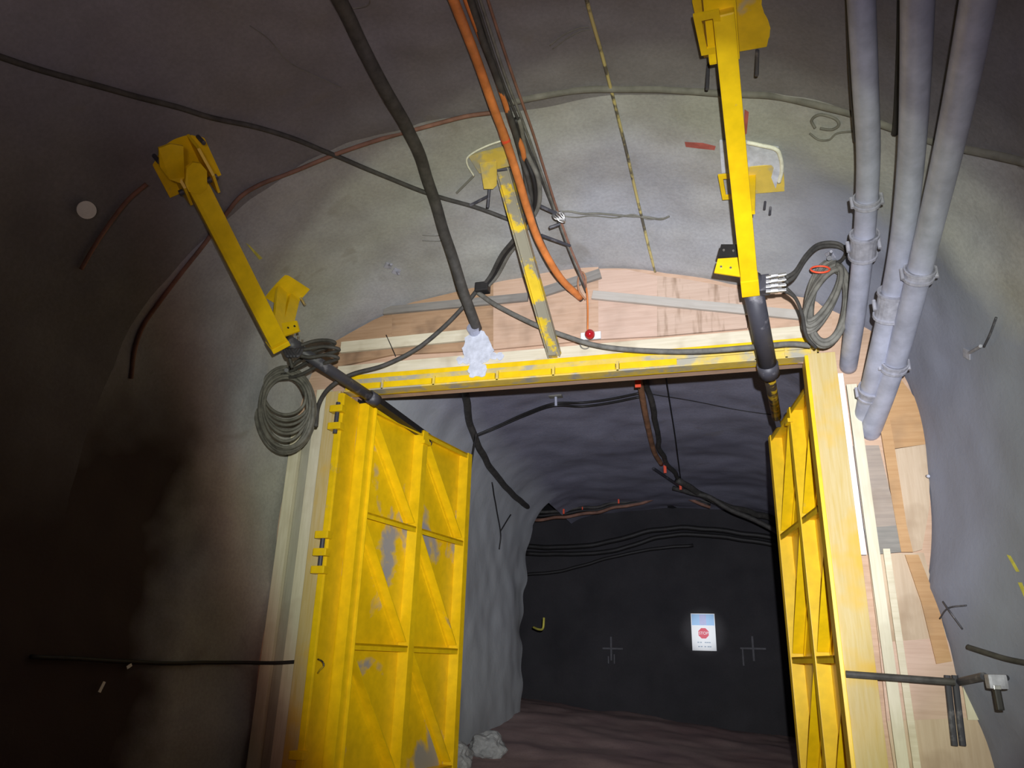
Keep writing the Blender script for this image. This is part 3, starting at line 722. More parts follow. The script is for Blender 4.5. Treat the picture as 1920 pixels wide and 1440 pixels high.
# ------------------------------------------------------------------ big galvanised pipes
def pipe(pts, r, joints, label, m='galv'):
    t = thing('galvanised_pipe', label, 'pipe', group='galvanised pipes at the right')
    P = spline(pts, 14); bm = B(); tube(bm, P, r, 20, raw=True); obj('pipe_run', bm, m, t, True)
    L = len(P)-1
    for u, ln, k in joints:
        i = max(1, min(L-1, int(u*L))); d = (P[i+1]-P[i-1]).normalized()
        bm = B(); cyl(bm, P[i]-d*ln/2, P[i]+d*ln/2, r*k, 20)
        cyl(bm, P[i]-d*ln/2, P[i]-d*(ln/2-0.02), r*k*1.12, 20); cyl(bm, P[i]+d*(ln/2-0.02), P[i]+d*ln/2, r*k*1.12, 20)
        c = obj('coupling', bm, 'galv2', t, False)
        for sgn in (-1, 1):
            bm = B(); s_ = d.cross(V((0, 0, 1))).normalized(); q_ = P[i]+s_*sgn*r*k*1.15
            cyl(bm, q_-V((0, 0, 0.04)), q_+V((0, 0, 0.04)), 0.014); obj('clamp_bolt', bm, 'galv2', c)
    recentre(t, P[0]); 
    for ch in t.children:
        for g in ch.children: g.data.transform(Matrix.Translation(-t.location))
    return t
pipe([at2(1612, -60, 3.30, off=0.10), at2(1622, 150, 3.9, off=0.10), at2(1628, 300, 4.55, off=0.10), at2(1620, 450, 5.2, off=0.10), at2(1606, 580, 5.8, off=0.10), at(1590, 690, 6.56)], 0.072,
     [(0.62, 0.20, 1.25), (0.5, 0.06, 1.12)], 'leftmost of the three galvanised pipes dropping to the bulkhead')
pipe([at2(1722, -60, 3.05, off=0.10), at2(1716, 150, 3.75, off=0.10), at2(1708, 300, 4.4, off=0.10), at2(1692, 450, 5.0, off=0.10), at2(1668, 580, 5.5, off=0.10), at2(1640, 700, 6.0, off=0.10), at(1618, 790, 6.58)], 0.078,
     [(0.66, 0.22, 1.22), (0.9, 0.10, 1.1)], 'middle of the three galvanised pipes dropping to the bulkhead')
pipe([at2(1846, -60, 2.95, off=0.10), at2(1806, 150, 3.6, off=0.10), at2(1774, 300, 4.2, off=0.10), at2(1745, 420, 4.75, off=0.10), at2(1706, 580, 5.4, off=0.10), at2(1668, 710, 6.0, off=0.10), at(1630, 815, 6.58)], 0.080,
     [(0.60, 0.08, 1.15), (0.80, 0.07, 1.12)], 'rightmost of the three galvanised pipes dropping to the bulkhead')
# black tubes standing in for the shadows left of each pipe
def ycab(pts): return [at2(*p) for p in pts]
cable('pipe_shadow', ycab([(1592,-60,3.35),(1598,120,3.95),(1604,220,4.35),(1607,262,4.6)]), 0.022, 'black', 'short black tube standing in for shadow left of the leftmost galvanised pipe', 'cable', 'modelled shadows beside the pipes')
cable('pipe_shadow', ycab([(1692,-60,3.3),(1688,100,3.95),(1682,220,4.4),(1678,250,4.6)]), 0.022, 'black', 'black tube standing in for shadow between the left and middle galvanised pipes', 'cable', 'modelled shadows beside the pipes')
cable('pipe_shadow', ycab([(1812,-60,3.2),(1796,60,3.6),(1776,200,4.15),(1760,290,4.55),(1740,400,5.05),(1715,500,5.5),(1690,600,5.95),(1672,660,6.2),(1655,722,6.5)]), 0.019, 'black', 'black tube standing in for shadow between the middle and right galvanised pipes', 'cable', 'modelled shadows beside the pipes')

# ------------------------------------------------------------------ cables on the roof
GC = 'cables and hoses across the roof'
cable('slurry_hose', [hug(612, -50, 0.08), hug(660, 55, 0.09), hug(712, 145, 0.10), hug(765, 240, 0.12), at2(800, 330, 4.95, off=0.045), at2(835, 440, 5.55, off=0.045), at2(868, 545, 6.05, off=0.045), at2(893, 618, 6.42, off=0.045)], 0.05, 'hose', 'thick dusty black hose crossing the roof down to the white splash', 'hose', GC, 12, 0.02)
cable('power_cable', [hug(830, -50, 0.08), hug(858, 20, 0.08), hug(893, 110, 0.10), hug(923, 195, 0.12), at2(948, 262, 4.7, off=0.045), at2(972, 335, 5.05, off=0.045), at2(990, 395, 5.35, off=0.045), at2(1012, 455, 5.7, off=0.045), at2(1050, 520, 6.1, off=0.045), at2(1088, 558, 6.46, off=0.045)], 0.034, 'orange', 'thick bright orange power cable down the middle of the roof', 'cable', GC, 12)
cable('power_cable', [hug(868, -50, 0.05), hug(900, 60, 0.05), hug(930, 140, 0.06), hug(955, 215, 0.06), at2(970, 262, 4.95, off=0.045), at2(985, 320, 5.15, off=0.045), at2(996, 400, 5.4, off=0.045), at2(1022, 470, 5.85, off=0.045), at2(1058, 530, 6.25, off=0.045), at2(1090, 562, 6.5, off=0.045)], 0.026, 'hose', 'black cable running beside the bright orange cable', 'cable', GC, 10)
cable('power_cable', [hug(856, -50, 0.04), hug(890, 40, 0.04), hug(921, 118, 0.05), hug(948, 195, 0.06), at2(962, 240, 4.85, off=0.045), at2(978, 275, 5.0, off=0.045), at2(984, 300, 5.05, off=0.045)], 0.024, 'orange', 'dull orange cable tucked against the bright orange cable', 'cable', GC)
for i, (dx, m_, lb_) in enumerate(((0, 'hose_grey', 'left one of the paired thin grey cables right of the orange cable'), (14, 'redconduit', 'brownish cable right of the paired grey cables'), (-9, 'hose', 'thin dark cable hugging the paired grey cables'))):
    cable('thin_cable', [hug(885+dx, -50, 0.03), hug(920+dx, 60, 0.03), hug(950+dx, 150, 0.03), at2(985+dx*0.8, 240, 4.9, off=0.045), at2(1010+dx*0.6, 310, 5.2, off=0.045), at2(1040+dx*0.3, 392, 5.6, off=0.045), at2(1065+dx*0.2, 460, 5.95, off=0.045), at2(1090+dx*0.2, 520, 6.25, off=0.045), at2(1099, 542+i*3, 6.42, off=0.045)], 0.011, m_, lb_, 'cable', GC)
# bundle that drops and swings left
for i, (o_, m_, lb_) in enumerate((((0, 0), 'hose', 'left strand of the black bundle behind the post'), ((7, 4), 'black', 'middle strand of the black bundle behind the post'), ((13, 0), 'hose_grey', 'right greyish strand of the black bundle behind the post'))):
    ox, oy = o_
    cable('sagging_cable', [at2(958+ox, 225, 4.75, off=0.045), at2(978+ox, 290, 4.95, off=0.045), at2(992+ox*1.4, 340, 5.15, off=0.045), at2(992+ox, 390, 5.4, off=0.045), at2(968+ox, 440, 5.75, off=0.045), at2(940+ox, 480, 6.05, off=0.045), at2(915+ox, 520, 6.3, off=0.045), at2(893+ox*0.6, 545+oy*0.4, 6.42, off=0.045)], 0.021, m_, lb_, 'cable', GC, 8, 0.03)
cable('wall_cable', ycab([(893,546,6.42),(930,572,6.38),(1000,607,6.3),(1060,630,6.27),(1120,648,6.25),(1200,657,6.25),(1300,659,6.2),(1400,652,6.1),(1480,645,6.2),(1520,648,6.2)]), 0.024, 'hose_grey', 'grey cable sagging across the bulkhead to the right coil', 'cable', GC, 10)
cable('wall_cable', ycab([(893,546,6.40),(872,572,6.38),(830,615,6.34),(780,655,6.3),(720,685,6.25),(660,702,6.2),(620,725,6.1),(598,758,6.0),(592,800,5.95)]), 0.022, 'hose', 'dark cable sagging across the bulkhead to the left coil', 'cable', GC, 10)
bm = B(); c_ = at2(905, 540, 6.40, off=0.045); box(bm, c_, (0.07, 0.05, 0.05), None, 0.015)
origin(tag(obj('junction_block', bm, 'black'), 'black junction block where the sagging cables meet', 'junction box'))
cable('roof_wire', [hug(a, b, 0.012) for a, b in ((1090,-40),(1108,30),(1128,100),(1145,165),(1160,225),(1176,290),(1192,360),(1205,415),(1218,470),(1230,515))], 0.013, 'wire_yellow', 'straight wire with yellow paint left of the right carrier', 'wire', GC)
cable('embedded_cable', [hug(a, b, 0.0) for a, b in ((950,194),(1010,180),(1080,169),(1150,165),(1230,167),(1300,172),(1360,177),(1440,181),(1520,194),(1600,215),(1680,243),(1760,268),(1840,285),(1930,306))], 0.028, 'strap', 'grey cable half buried in shotcrete across the roof arch', 'cable', GC, 8, 0.012)
cable('conduit', [hug(a, b, 0.015) for a, b in ((925,211),(870,219),(790,240),(710,262),(625,291),(550,322),(490,345),(452,368),(425,400),(385,455),(340,512),(300,565),(268,612),(252,660),(246,710))], 0.017, 'redconduit', 'dusty red conduit following the left side of the roof arch', 'cable', GC)
cable('roof_cable', [hug(a, b, 0.02) for a, b in ((-30,98),(60,125),(150,150),(260,182),(370,212),(480,240),(560,264),(625,290),(690,318),(760,347),(830,372),(900,392),(958,412))], 0.02, 'hose', 'black cable running diagonally over the left roof', 'cable', GC, 8, 0.015)
cable('roof_cable', [hug(a, b, 0.03) for a, b in ((275,345),(240,375),(205,420),(175,465),(152,505))], 0.016, 'redconduit', 'short rusty cable right of the round reflector', 'cable', GC)
cable('wall_cable', [hug(a, b, 0.03) for a, b in ((60,1230),(200,1238),(340,1243),(450,1243),(540,1241),(596,1236))], 0.016, 'black', 'dark cable along the left wall ending at the left jamb', 'cable', GC, 8, 0.015)
# red tape on the orange cable
bm = B(); cyl(bm, at(941, 243, 4.64), at(950, 268, 4.72), 0.037, 12); origin(tag(obj('tape_band', bm, 'tape', smooth=True), 'bright red tape wrapped on the orange cable', 'tape'))
# brackets and rods near the middle
GR = 'rebar stubs near the middle bracket'
def rod(name, a, b, r, m, label, cat='rod', group=GR):
    bm = B(); cyl(bm, a, b, r, 10); return origin(tag(obj(name, bm, m, smooth=False), label, cat, group))
rod('steel_rod', at(1008, 384, 5.4), at(1042, 400, 5.55), 0.016, 'steel_dark', 'dark stub left of the wire knot')
rod('steel_rod', at(1015, 441, 5.7), at(1069, 461, 5.95), 0.014, 'steel_dark', 'dark rod poking right below the wire knot')
rod('steel_rod', at(1030, 427, 5.6), at(1050, 420, 5.62), 0.014, 'steel_dark', 'short stub directly under the wire knot')
rod('steel_rod', hug(882, 385, 0.03), hug(917, 367, 0.03), 0.014, 'steel_dark', 'stub left of the peeling post below its bracket')
rod('steel_rod', hug(856, 362, 0.01), hug(888, 330, 0.01), 0.010, 'strap', 'faint grey bar crossing the slurry hose')
cable('tie_wire', [hug(a, b, 0.02) for a, b in ((1045,402),(1070,399),(1095,402),(1120,402),(1150,405),(1180,407),(1210,408),(1240,411),(1258,405))], 0.010, 'strap', 'twisted tie wire running right along the roof', 'wire', GC, 6, 0.04)
cable('tie_wire', [hug(a, b, 0.025) for a, b in ((1045,408),(1080,410),(1110,406),(1150,410),(1185,404),(1215,412),(1248,408))], 0.006, 'strap', 'thin strand beside the twisted tie wire', 'wire', GC, 6, 0.04)
bm = B()
for k in range(5):
    a_ = k*1.25; c_ = at(1048, 405, 5.58); tube(bm, [c_+V((0.05*math.cos(t+a_), 0.03*math.sin(t*1.3+a_), 0.05*math.sin(t+a_*0.5))) for t in lin(0, 4.4, 8)], 0.007, 6, 3)
origin(tag(obj('wire_knot', bm, 'steel', smooth=True), 'tangled silvery wire knot hanging on the grey cables', 'wire'))
GH = 'hair thin wires on the roof'
for pts, lb_ in ((((1030,86),(1055,66),(1085,53),(1104,51)), 'thin wire left of the yellow splashed roof wire'), (((1035,92),(1062,72),(1090,58),(1106,56)), 'lower of two thin wires left of the yellow splashed roof wire'),
                 (((640,20),(688,10),(690,-20)), 'thin wire end beside the slurry hose at the top'), (((792,441),(815,443),(835,442)), 'thin wire stub left of the slurry hose'), (((792,451),(815,453),(838,452)), 'lower thin wire stub left of the slurry hose'),
                 (((470,50),(505,75),(540,115),(585,140),(640,165)), 'thin wandering wire on the dark left roof'), (((735,600),(742,628)), None)):
    if lb_: cable('fine_wire', [hug(a, b, 0.008) for a, b in pts], 0.004, 'strap', lb_, 'wire', GH, 5, 0.01)
cable('fine_wire', [at(724, 628, 6.44), at(742, 668, 6.43)], 0.005, 'black', 'thin wire on the pale upper batten', 'wire', GH, 5)
cable('cable_loop', [hug(a, b, 0.015) for a, b in ((1528,240),(1522,225),(1538,215),(1565,222),(1573,234),(1560,243),(1538,241))], 0.010, 'strap', 'small grey wire loop under the arch cable at the right', 'wire', GH)
cable('cable_loop', [hug(a, b, 0.012) for a, b in ((1518,250),(1535,262),(1555,262),(1570,250),(1605,246))], 0.007, 'strap', 'lower wire curl near the leftmost galvanised pipe', 'wire', GH)

# ------------------------------------------------------------------ hose coils
def coil(cx, cy, rx, ry, n, Y, r, m, label, tiltx=0.0, drop=0.0, seedv=1):
    random.seed(seedv); bm = B(); pts = []
    k = 40; RS = [1.06 - 0.26*((q*5) % (n+1))/(n+1) - 0.03*random.random() for q in range(n+2)]
    for i in range(n*k+1):
        u = i/k; j = int(u); a = 2*PI*u + PI/2
        f_ = u-j; f_ = f_*f_*(3-2*f_); rs = RS[j] + (RS[j+1]-RS[j])*f_
        e = (math.sin(a) < 0)
        ft = 1 - drop*((j*3) % n)/n; hy = ry*rs*(1+ft)/2
        yy = cy - ry*rs + hy - math.sin(a)*hy
        xx = cx + math.cos(a)*rx*(rs-0.05*(j % 3)) + tiltx*math.sin(a)
        pts.append(at(xx, yy, Y - 0.02*(j % 4) - 0.012*noise.noise(V((u*3, 1, seedv)))))
    tube(bm, pts, r, 8, raw=True)
    return bm
cl = thing('hose_coil', 'loose round coil of grey hydraulic hose hanging beside the left jamb', 'hose coil', group='hydraulic hose coils')
obj('hose', coil(537, 772, 56, 80, 7, 5.95, 0.019, 'hose_grey', '', 0, 0.04, 3), 'hose_grey', cl, True)
obj('hose', coil(537, 768, 50, 74, 7, 5.88, 0.014, 'hose_grey', '', 0, 1.0, 5), 'hose_grey', cl, True)['label'] = 'inner loops sagging at different depths'
for k, (yy, xx) in enumerate(((640, 628), (652, 636), (668, 634))):
    bm = B(); tube(bm, [at(548, 690, 5.5), at(545, 660+k*3, 5.45), at(580, yy+2, 5.5), at(610, yy-2, 5.6), at(xx, yy+4, 5.7), at(600, yy+16, 5.75), at(560, yy+36, 5.8), at(520, 712, 5.9)], 0.017, 8); obj('hose_tail', bm, 'hose', cl, True)
for k in range(4):
    bm = B(); tube(bm, [at(532+k*5, 655, 5.35), at(540+k*6, 668, 5.33), at(552+k*5, 655, 5.38)], 0.016, 8); obj('hose_tail', bm, 'steel_dark', cl, True)
bm = B(); cyl(bm, at(540, 690, 6.15), at(537, 694, 5.8), 0.02); obj('hanger_peg', bm, 'steel_dark', cl)
recentre(cl, at(537, 692, 5.95))
cr_ = thing('hose_coil', 'tight drooping coil of grey hydraulic hose left of the galvanised pipes', 'hose coil', group='hydraulic hose coils')
obj('hose', coil(1553, 572, 40, 80, 8, 6.05, 0.021, 'hose_grey', '', 8, 0.06, 8), 'hose_grey', cr_, True)
obj('hose', coil(1543, 560, 26, 66, 7, 5.98, 0.019, 'hose_grey', '', 26, 0.35, 11), 'hose_grey', cr_, True)
for k in range(2):
    bm = B(); tube(bm, [at(1474, 520+k*10, 5.5), at(1492, 508+k*8, 5.55), at(1512, 478+k*6, 5.65), at(1535, 458+k*6, 5.75), at2(1568, 456+k*6, 5.85, 0.03), at2(1586, 470+k*2, 5.9, 0.03), at2(1578, 488, 5.95, 0.03), at2(1562, 495, 6.0, 0.03)], 0.016, 8); obj('hose_tail', bm, 'hose', cr_, True)
for k in range(2):
    bm = B(); tube(bm, [at(1474, 540+k*6, 5.5), at(1492, 560, 5.6), at(1504, 590, 5.75), at(1512, 630, 5.9), at(1530, 652, 6.0)], 0.014, 8); obj('hose_tail', bm, 'hose', cr_, True)
bm = B(); tube(bm, [at(1538+30*math.cos(a)*0.6, 505+6*math.sin(a), 5.9-0.03*math.sin(a)) for a in lin(0, 2*PI, 12)], 0.008, 6, 2); obj('tie_cord', bm, 'tape', cr_, True)['label'] = 'red tie cord'
bm = B(); cyl(bm, at(1555, 480, 6.3), at(1555, 484, 5.85), 0.02); obj('hanger_peg', bm, 'steel_dark', cr_)
recentre(cr_, at(1555, 490, 6.0))

# ------------------------------------------------------------------ red beacon
bc = thing('beacon_lamp', 'small red glass beacon on a pale bracket above the doorway', 'lamp')
c_ = at(1106, 627, 6.36)
bm = B(); bmesh.ops.create_uvsphere(bm, u_segments=24, v_segments=14, radius=0.048, matrix=Matrix.Translation(c_) @ Matrix.Scale(1.15, 4, (0, 1, 0))); obj('lamp_dome', bm, 'redglass', bc, True)
bm = B(); box(bm, at(1108, 630, 6.43), (0.095, 0.012, 0.036), None, 0.004); obj('bracket_plate', bm, 'white', bc)['label'] = 'bluish white bracket plate'
bm = B(); cyl(bm, at(1106, 627, 6.43), at(1106, 627, 6.385), 0.04); obj('lamp_collar', bm, 'black', bc)
bm = B(); tube(bm, [at(1097+9*math.cos(a), 646+8*math.sin(a), 6.40) for a in lin(0, 2*PI, 14)], 0.006, 6, 2); obj('ring', bm, 'strap', bc, True)
recentre(bc, c_)
cable('lamp_cord', ycab([(1086,512,6.40),(1094,525,6.38),(1100,545,6.38),(1102,575,6.40),(1102,605,6.40),(1102,620,6.41)]), 0.009, 'orange', 'thin orange cord dropping to the red beacon', 'cord')
cable('cord_loop', ycab([(1098,562,6.40),(1086,545,6.36),(1084,525,6.36),(1090,510,6.38),(1098,520,6.38),(1098,545,6.40)]), 0.009, 'orange_dull', 'brown cord loop beside the end of the orange cable', 'cord')

# ------------------------------------------------------------------ grout, paint marks, small fixings
def splash(cx, cy, prof, Y, label, sd):
    bm = B(); pts = []
    for k in range(44):
        a = 2*PI*k/44; r = prof(a)*(1+0.28*noise.noise(V((math.cos(a)*2.2, math.sin(a)*2.2, sd)))+0.12*noise.noise(V((math.cos(a)*9, math.sin(a)*9, sd))))
        pts.append(at(cx+math.cos(a)*r, cy-math.sin(a)*r, Y))
    prism(bm, pts, V((0, -0.006, 0))); origin(tag(obj('grout_splash', bm, 'grout'), label, 'grout', 'grout splashes on the boards and lintel'))
splash(896, 662, lambda a: 16+12*abs(math.cos(a))**3+ (26 if math.sin(a) > 0 else 6)*abs(math.sin(a))**2, 6.436, 'white grout splash where the slurry hose ends on the boards', 2)
splash(896, 694, lambda a: 12+6*abs(math.cos(a)), 6.352, 'white grout patch over the yellow lintel', 5)
splash(868, 676, lambda a: 3+9*abs(math.cos(a)), 6.434, 'thin white grout smear left of the splash', 9)
splash(932, 668, lambda a: 3+10*abs(math.cos(a)), 6.434, 'thin white grout smear right of the splash', 12)
bm = B(); c_ = at(891, 622, 6.45); cyl(bm, c_, c_+V((0.0, -0.07, 0.02)), 0.066, 14); origin(tag(obj('hose_socket', bm, 'galv', smooth=False), 'pale socket holding the end of the slurry hose', 'fitting'))
slab('paint_mark', [(1284,266),(1318,268),(1342,274),(1340,281),(1310,278),(1286,275)], 0.002, 0.003, 'redpaint', 'red spray dash left of the right carrier', 'paint mark')
slab('paint_mark', [(1396,205),(1404,210),(1400,250),(1394,255)], 0.002, 0.003, 'redpaint', 'faint red smear right of the right carrier', 'paint mark')
slab('paint_mark', [(460,455),(468,460),(492,484),(486,487)], 0.002, 0.003, 'yelpaint', 'small yellow dash right of the left carrier', 'paint mark')
slab('paint_mark', [(1888,1040),(1895,1042),(1912,1072),(1906,1072)], 0.002, 0.003, 'yelpaint', 'yellow dash on the right wall at the frame edge', 'paint mark')
slab('paint_mark', [(1909,1092),(1916,1092),(1930,1125),(1922,1122)], 0.002, 0.003, 'yelpaint', 'lower yellow stroke at the right frame edge', 'paint mark')
# round reflector
p_ = hug(156, 388, 0.0); n_ = snormal(p_); rf = thing('reflector_disc', 'round white reflector on the dark left wall', 'reflector', p_)
bm = B(); cyl(bm, n_*0.0, n_*0.05, 0.012); obj('stem', bm, 'steel_dark', rf)
cam_d = (CAM-p_).normalized()
bm = B(); cyl(bm, n_*0.05, n_*0.05+(n_+cam_d).normalized()*0.012, 0.062, 24); obj('disc', bm, 'disc', rf)
# dangling tags on the left wall
for px_, lb_ in ((((186,1298),(196,1278)), 'pale ribbon tag low on the dark left wall'), (((238,1252),(247,1246)), 'tiny pale tag above the ribbon on the left wall')):
    a_, b_ = hug(*px_[0], 0.05), hug(*px_[1], 0.05); bm = B(); bar(bm, a_, b_, 0.025, 0.004, snormal(a_)); origin(tag(obj('ribbon_tag', bm, 'disc'), lb_, 'tag', 'tags on the left wall'))
cable('jamb_hook', ycab([(596,1236,6.36),(604,1240,6.33),(607,1248,6.33),(600,1256,6.33),(596,1262,6.36)]), 0.008, 'rod_yellow', 'small hook on the left jamb holding the wall cable', 'hook')
# right side fittings
rod('horizontal_pipe', at(1586, 1264, 6.33), at(1790, 1279, 6.33), 0.025, 'hose', 'dark horizontal bar from the right jamb to the two stakes', 'bar', None)
rod('horizontal_pipe', at(1800, 1278, 6.35), at(1845, 1268, 6.0), 0.026, 'steel_dark', 'short bar from the stakes to the right wall clamp', 'bar', None)
for dx in (0, 14):
    o = rod('ground_stake', at(1776+dx, 1266, 6.38), at(1790+dx*1.1, 1398, 6.38), 0.022, 'steel_dark', ('left' if dx == 0 else 'right')+' dark upright stake on the right plywood', 'stake', 'upright stakes')
wc = thing('wall_clamp', 'grey clamp with a bright glint on the right wall', 'clamp')
wp = at(1868, 1278, 5.85)
bm = B(); box(bm, wp, (0.055, 0.05, 0.045), None, 0.02); obj('clamp_body', bm, 'galv2', wc)
bm = B(); bar(bm, at(1868, 1290, 5.85), at(1876, 1332, 5.85), 0.05, 0.04, up, 0.01); obj('clamp_tail', bm, 'black', wc)
bm = B(); box(bm, at(1870, 1289, 5.79), (0.02, 0.006, 0.012), None, 0.002); obj('glint_plate', bm, 'steel', wc)
bm = B(); cyl(bm, wp, hug(1890, 1270, -0.02), 0.018); obj('anchor_bolt', bm, 'steel_dark', wc)
recentre(wc, wp)
cable('wall_rod', [hug(1815, 1213, 0.06), hug(1850, 1224, 0.08), hug(1890, 1236, 0.06), hug(1940, 1246, 0.04)], 0.018, 'hose', 'dark rod sticking out above the wall clamp', 'rod')
cable('rebar_twig', [hug(1762, 1160, 0.03), hug(1778, 1140, 0.04), hug(1812, 1135, 0.02)], 0.006, 'steel_dark', 'thin bent wire on the right wall above the stakes', 'wire', GH, 5)
cable('rebar_twig', [hug(1768, 1128, 0.03), hug(1780, 1145, 0.05), hug(1805, 1180, 0.02)], 0.006, 'steel_dark', 'second bent wire crossing it on the right wall', 'wire', GH, 5)
def bolt(px_, tip, label, r=0.02, m='galv2'):
    a_ = hug(*px_, 0.0); n_ = snormal(a_); t = thing('rock_bolt', label, 'rock bolt', a_, 0, 'rock bolts in the shotcrete')
    s_ = n_.orthogonal().normalized(); q_ = n_.cross(s_)
    bm = B(); box(bm, n_*0.008, (0.035, 0.035, 0.006), (s_, q_, n_), 0.002); obj('face_plate', bm, m, t)
    bm = B(); cyl(bm, n_*0.0, n_*0.012+(tip-a_), r*0.6, 8); obj('bolt_shank', bm, m, t)
    return t
bolt((1736, 893), hug(1744, 893, 0.06), 'small bolt at the edge of the right plywood')
bolt((1815, 663), hug(1842, 648, 0.05), 'pale bolt stub on the upper right wall')
bolt((743, 508), hug(748, 512, 0.05), 'small curled bolt left of the slurry hose')
bolt((728, 497), hug(733, 494, 0.03), 'faint bolt stub beside the curled bolt')
bolt((1558, 478), hug(1560, 470, 0.05), 'bolt behind the top of the right hose coil')
cable('wall_rod', [hug(1868, 595, 0.03), hug(1857, 625, 0.04), hug(1845, 650, 0.03)], 0.008, 'steel_dark', 'thin dark rod on the upper right wall', 'rod')

# ------------------------------------------------------------------ beyond the doors
GB = 'cables in the drift beyond'
cable('feeder_cable', [at(866, 690, 7.6), at(874, 745, 8.6), at(880, 790, 9.4), far(893, 825, 0.08), far(915, 870, 0.08), far(950, 915, 0.06), far(985, 947, 0.04), at(1000, 957, 15.5), at(1012, 960, 15.6)], 0.05, 'hose', 'thick black cable climbing the left shoulder beyond the gate', 'cable', GB, 10, 0.02)
for k, lb_ in ((0, 'upper of two thin black cables on the roof beyond the lintel'), (7, 'lower of two thin black cables on the roof beyond the lintel')):
    cable('thin_cable', [far(890, 817+k*0.3, 0.04), far(930, 800+k*0.4, 0.04), far(985, 775+k*0.6, 0.04), far(1038, 757+k*0.5, 0.10), far(1090, 755+k, 0.04), far(1140, 749+k, 0.04), far(1200, 737+k, 0.04)], 0.017, 'black', lb_, 'cable', GB)
a_ = far(1042, 742, 0.0); bolt_t = thing('cable_hanger', 'small hanger plate holding the thin cables on the far roof', 'hanger', a_)
bm = B(); box(bm, V((0, 0, -0.01)), (0.09, 0.05, 0.01), None, 0.003); obj('hanger_plate', bm, 'strap', bolt_t)
bm = B(); cyl(bm, (0, 0, 0), (0, 0.02, -0.14), 0.02); obj('hanger_stem', bm, 'galv', bolt_t)
cable('roof_bundle', [at(1196, 695, 8.4), far(1203, 735, 0.09), far(1213, 790, 0.09), far(1226, 845, 0.08), far(1240, 870, 0.06)], 0.04, 'orange_dull', 'rusty orange cable bundle on the far roof', 'cable', GB, 10)
cable('roof_bundle', [at(1206, 695, 8.5), far(1217, 738, 0.06), far(1228, 790, 0.06), far(1238, 840, 0.05), far(1252, 872, 0.05), far(1280, 905, 0.05)], 0.04, 'hose', 'black cable beside the rusty bundle on the far roof', 'cable', GB, 8, 0.04)
cable('fine_wire', [at(1246, 690, 8.3), far(1255, 750, 0.03), far(1266, 820, 0.03), far(1276, 898, 0.03)], 0.011, 'black', 'thin black wire running down the far roof', 'wire', GB, 6)
cable('fine_wire', [far(1215, 738, 0.02), far(1300, 752, 0.02), far(1380, 768, 0.02), far(1450, 778, 0.02)], 0.006, 'black', 'hair thin wire crossing the far roof to the right', 'wire', GB, 5)
rod('steel_rod', far(1225, 878, 0.10), far(1275, 912, 0.12), 0.025, 'steel_dark', 'dark rod end on the far roof beside the orange tags', 'rod', GB)
cable('feeder_cable', [far(1272, 900, 0.10), at(1330, 935, 14.6), at(1390, 955, 15.2), at(1432, 966, 15.6), at(1480, 985, 15.9)], 0.06, 'hose', 'thick black cable sweeping right at the end of the far roof', 'cable', GB, 8, 0.06)
cable('feeder_cable', [far(1262, 915, 0.05), at(1320, 930, 14.3), at(1380, 962, 14.3), at(1432, 985, 14.3), at(1470, 1005, 14.3)], 0.045, 'hose', 'lower dark cable sweeping right at the end of the far roof', 'cable', GB, 8, 0.05)
for k in range(3):
    yb = 15.6
    cable('bundle_cable', [at(985, 957+k*9, yb), at(1040, 961+k*6, yb), at(1090, 953+k*6, yb), at(1150, 944+k*4, yb), at(1200, 938+k*3, yb), at(1265, 922+k*3, yb), at(1330, 944+k*4, yb)], 0.035, ('hose', 'black', 'redconduit')[k], ('top', 'middle', 'bottom reddish')[k]+' cable of the bundle along the crosscut roof edge', 'cable', GB, 8, 0.05)
for k, (a_, r_) in enumerate(((((985,1025),(1060,1026),(1120,1020),(1180,1006),(1250,991),(1330,992),(1400,1002),(1490,1012)), 0.055), (((985,1037),(1060,1038),(1130,1036),(1200,1018),(1260,1003),(1340,1004),(1400,1014),(1490,1024)), 0.05), (((985,1079),(1040,1072),(1100,1058),(1160,1042),(1220,1030),(1300,1022)), 0.035))):
    cable('back_wall_cable', [at(x, y, 16.0) for x, y in a_], r_, 'black', ('top', 'middle', 'lowest thin')[k]+' of the black cables hung across the back wall', 'cable', GB, 8, 0.03)
GT = 'orange tags beyond the gate'
for (x, y, Y_, h_), lb_ in zip(((1247, 880, None, 14), (1276, 912, None, 12), (1057, 959, 15.3, 9), (1092, 953, 15.3, 5), (1160, 940, 15.3, 8), (1196, 712, 8.3, 30)),
                         ('upper orange tag on the rod at the far roof', 'lower orange tag on the rod at the far roof', 'orange tag at the left of the crosscut cable bundle', 'tiny orange tag second from left on the crosscut bundle', 'orange tag in the middle of the crosscut bundle', 'orange flagging at the head of the rusty bundle')):
    p_ = far(x, y, 0.16) if Y_ is None else at(x, y, Y_)
    s_ = (p_-CAM).length/F*h_
    bm = B(); box(bm, p_, (s_*0.18, 0.01, s_/2), None, 0.002); origin(tag(obj('flag_tag', bm, 'tape'), lb_, 'tag', GT))
cable('wall_hook', [at(1000,1176,14.4), at(1010,1180,14.2), at(1018,1178,14.1), at(1020,1158,14.1)], 0.02, 'yelpaint', 'yellow hook at the corner of the left far wall', 'hook')
for k, (pts_, lb_) in enumerate(((((922,905),(930,950),(938,1000),(936,1030)), 'dark wire hanging down the left far wall'), (((958,965),(938,995)), 'short rod on the left far wall'))):
    cable('wall_wire', [far(a, b, 0.02) for a, b in pts_], 0.013, 'black', lb_, 'wire', GB, 6, 0.01)
cable('wall_wire', [at(893, 812, 8.9), at(884, 870, 9.1), at(876, 930, 9.2)], 0.012, 'black', 'thin wire hanging just behind the left gate leaf', 'wire', GB, 6)

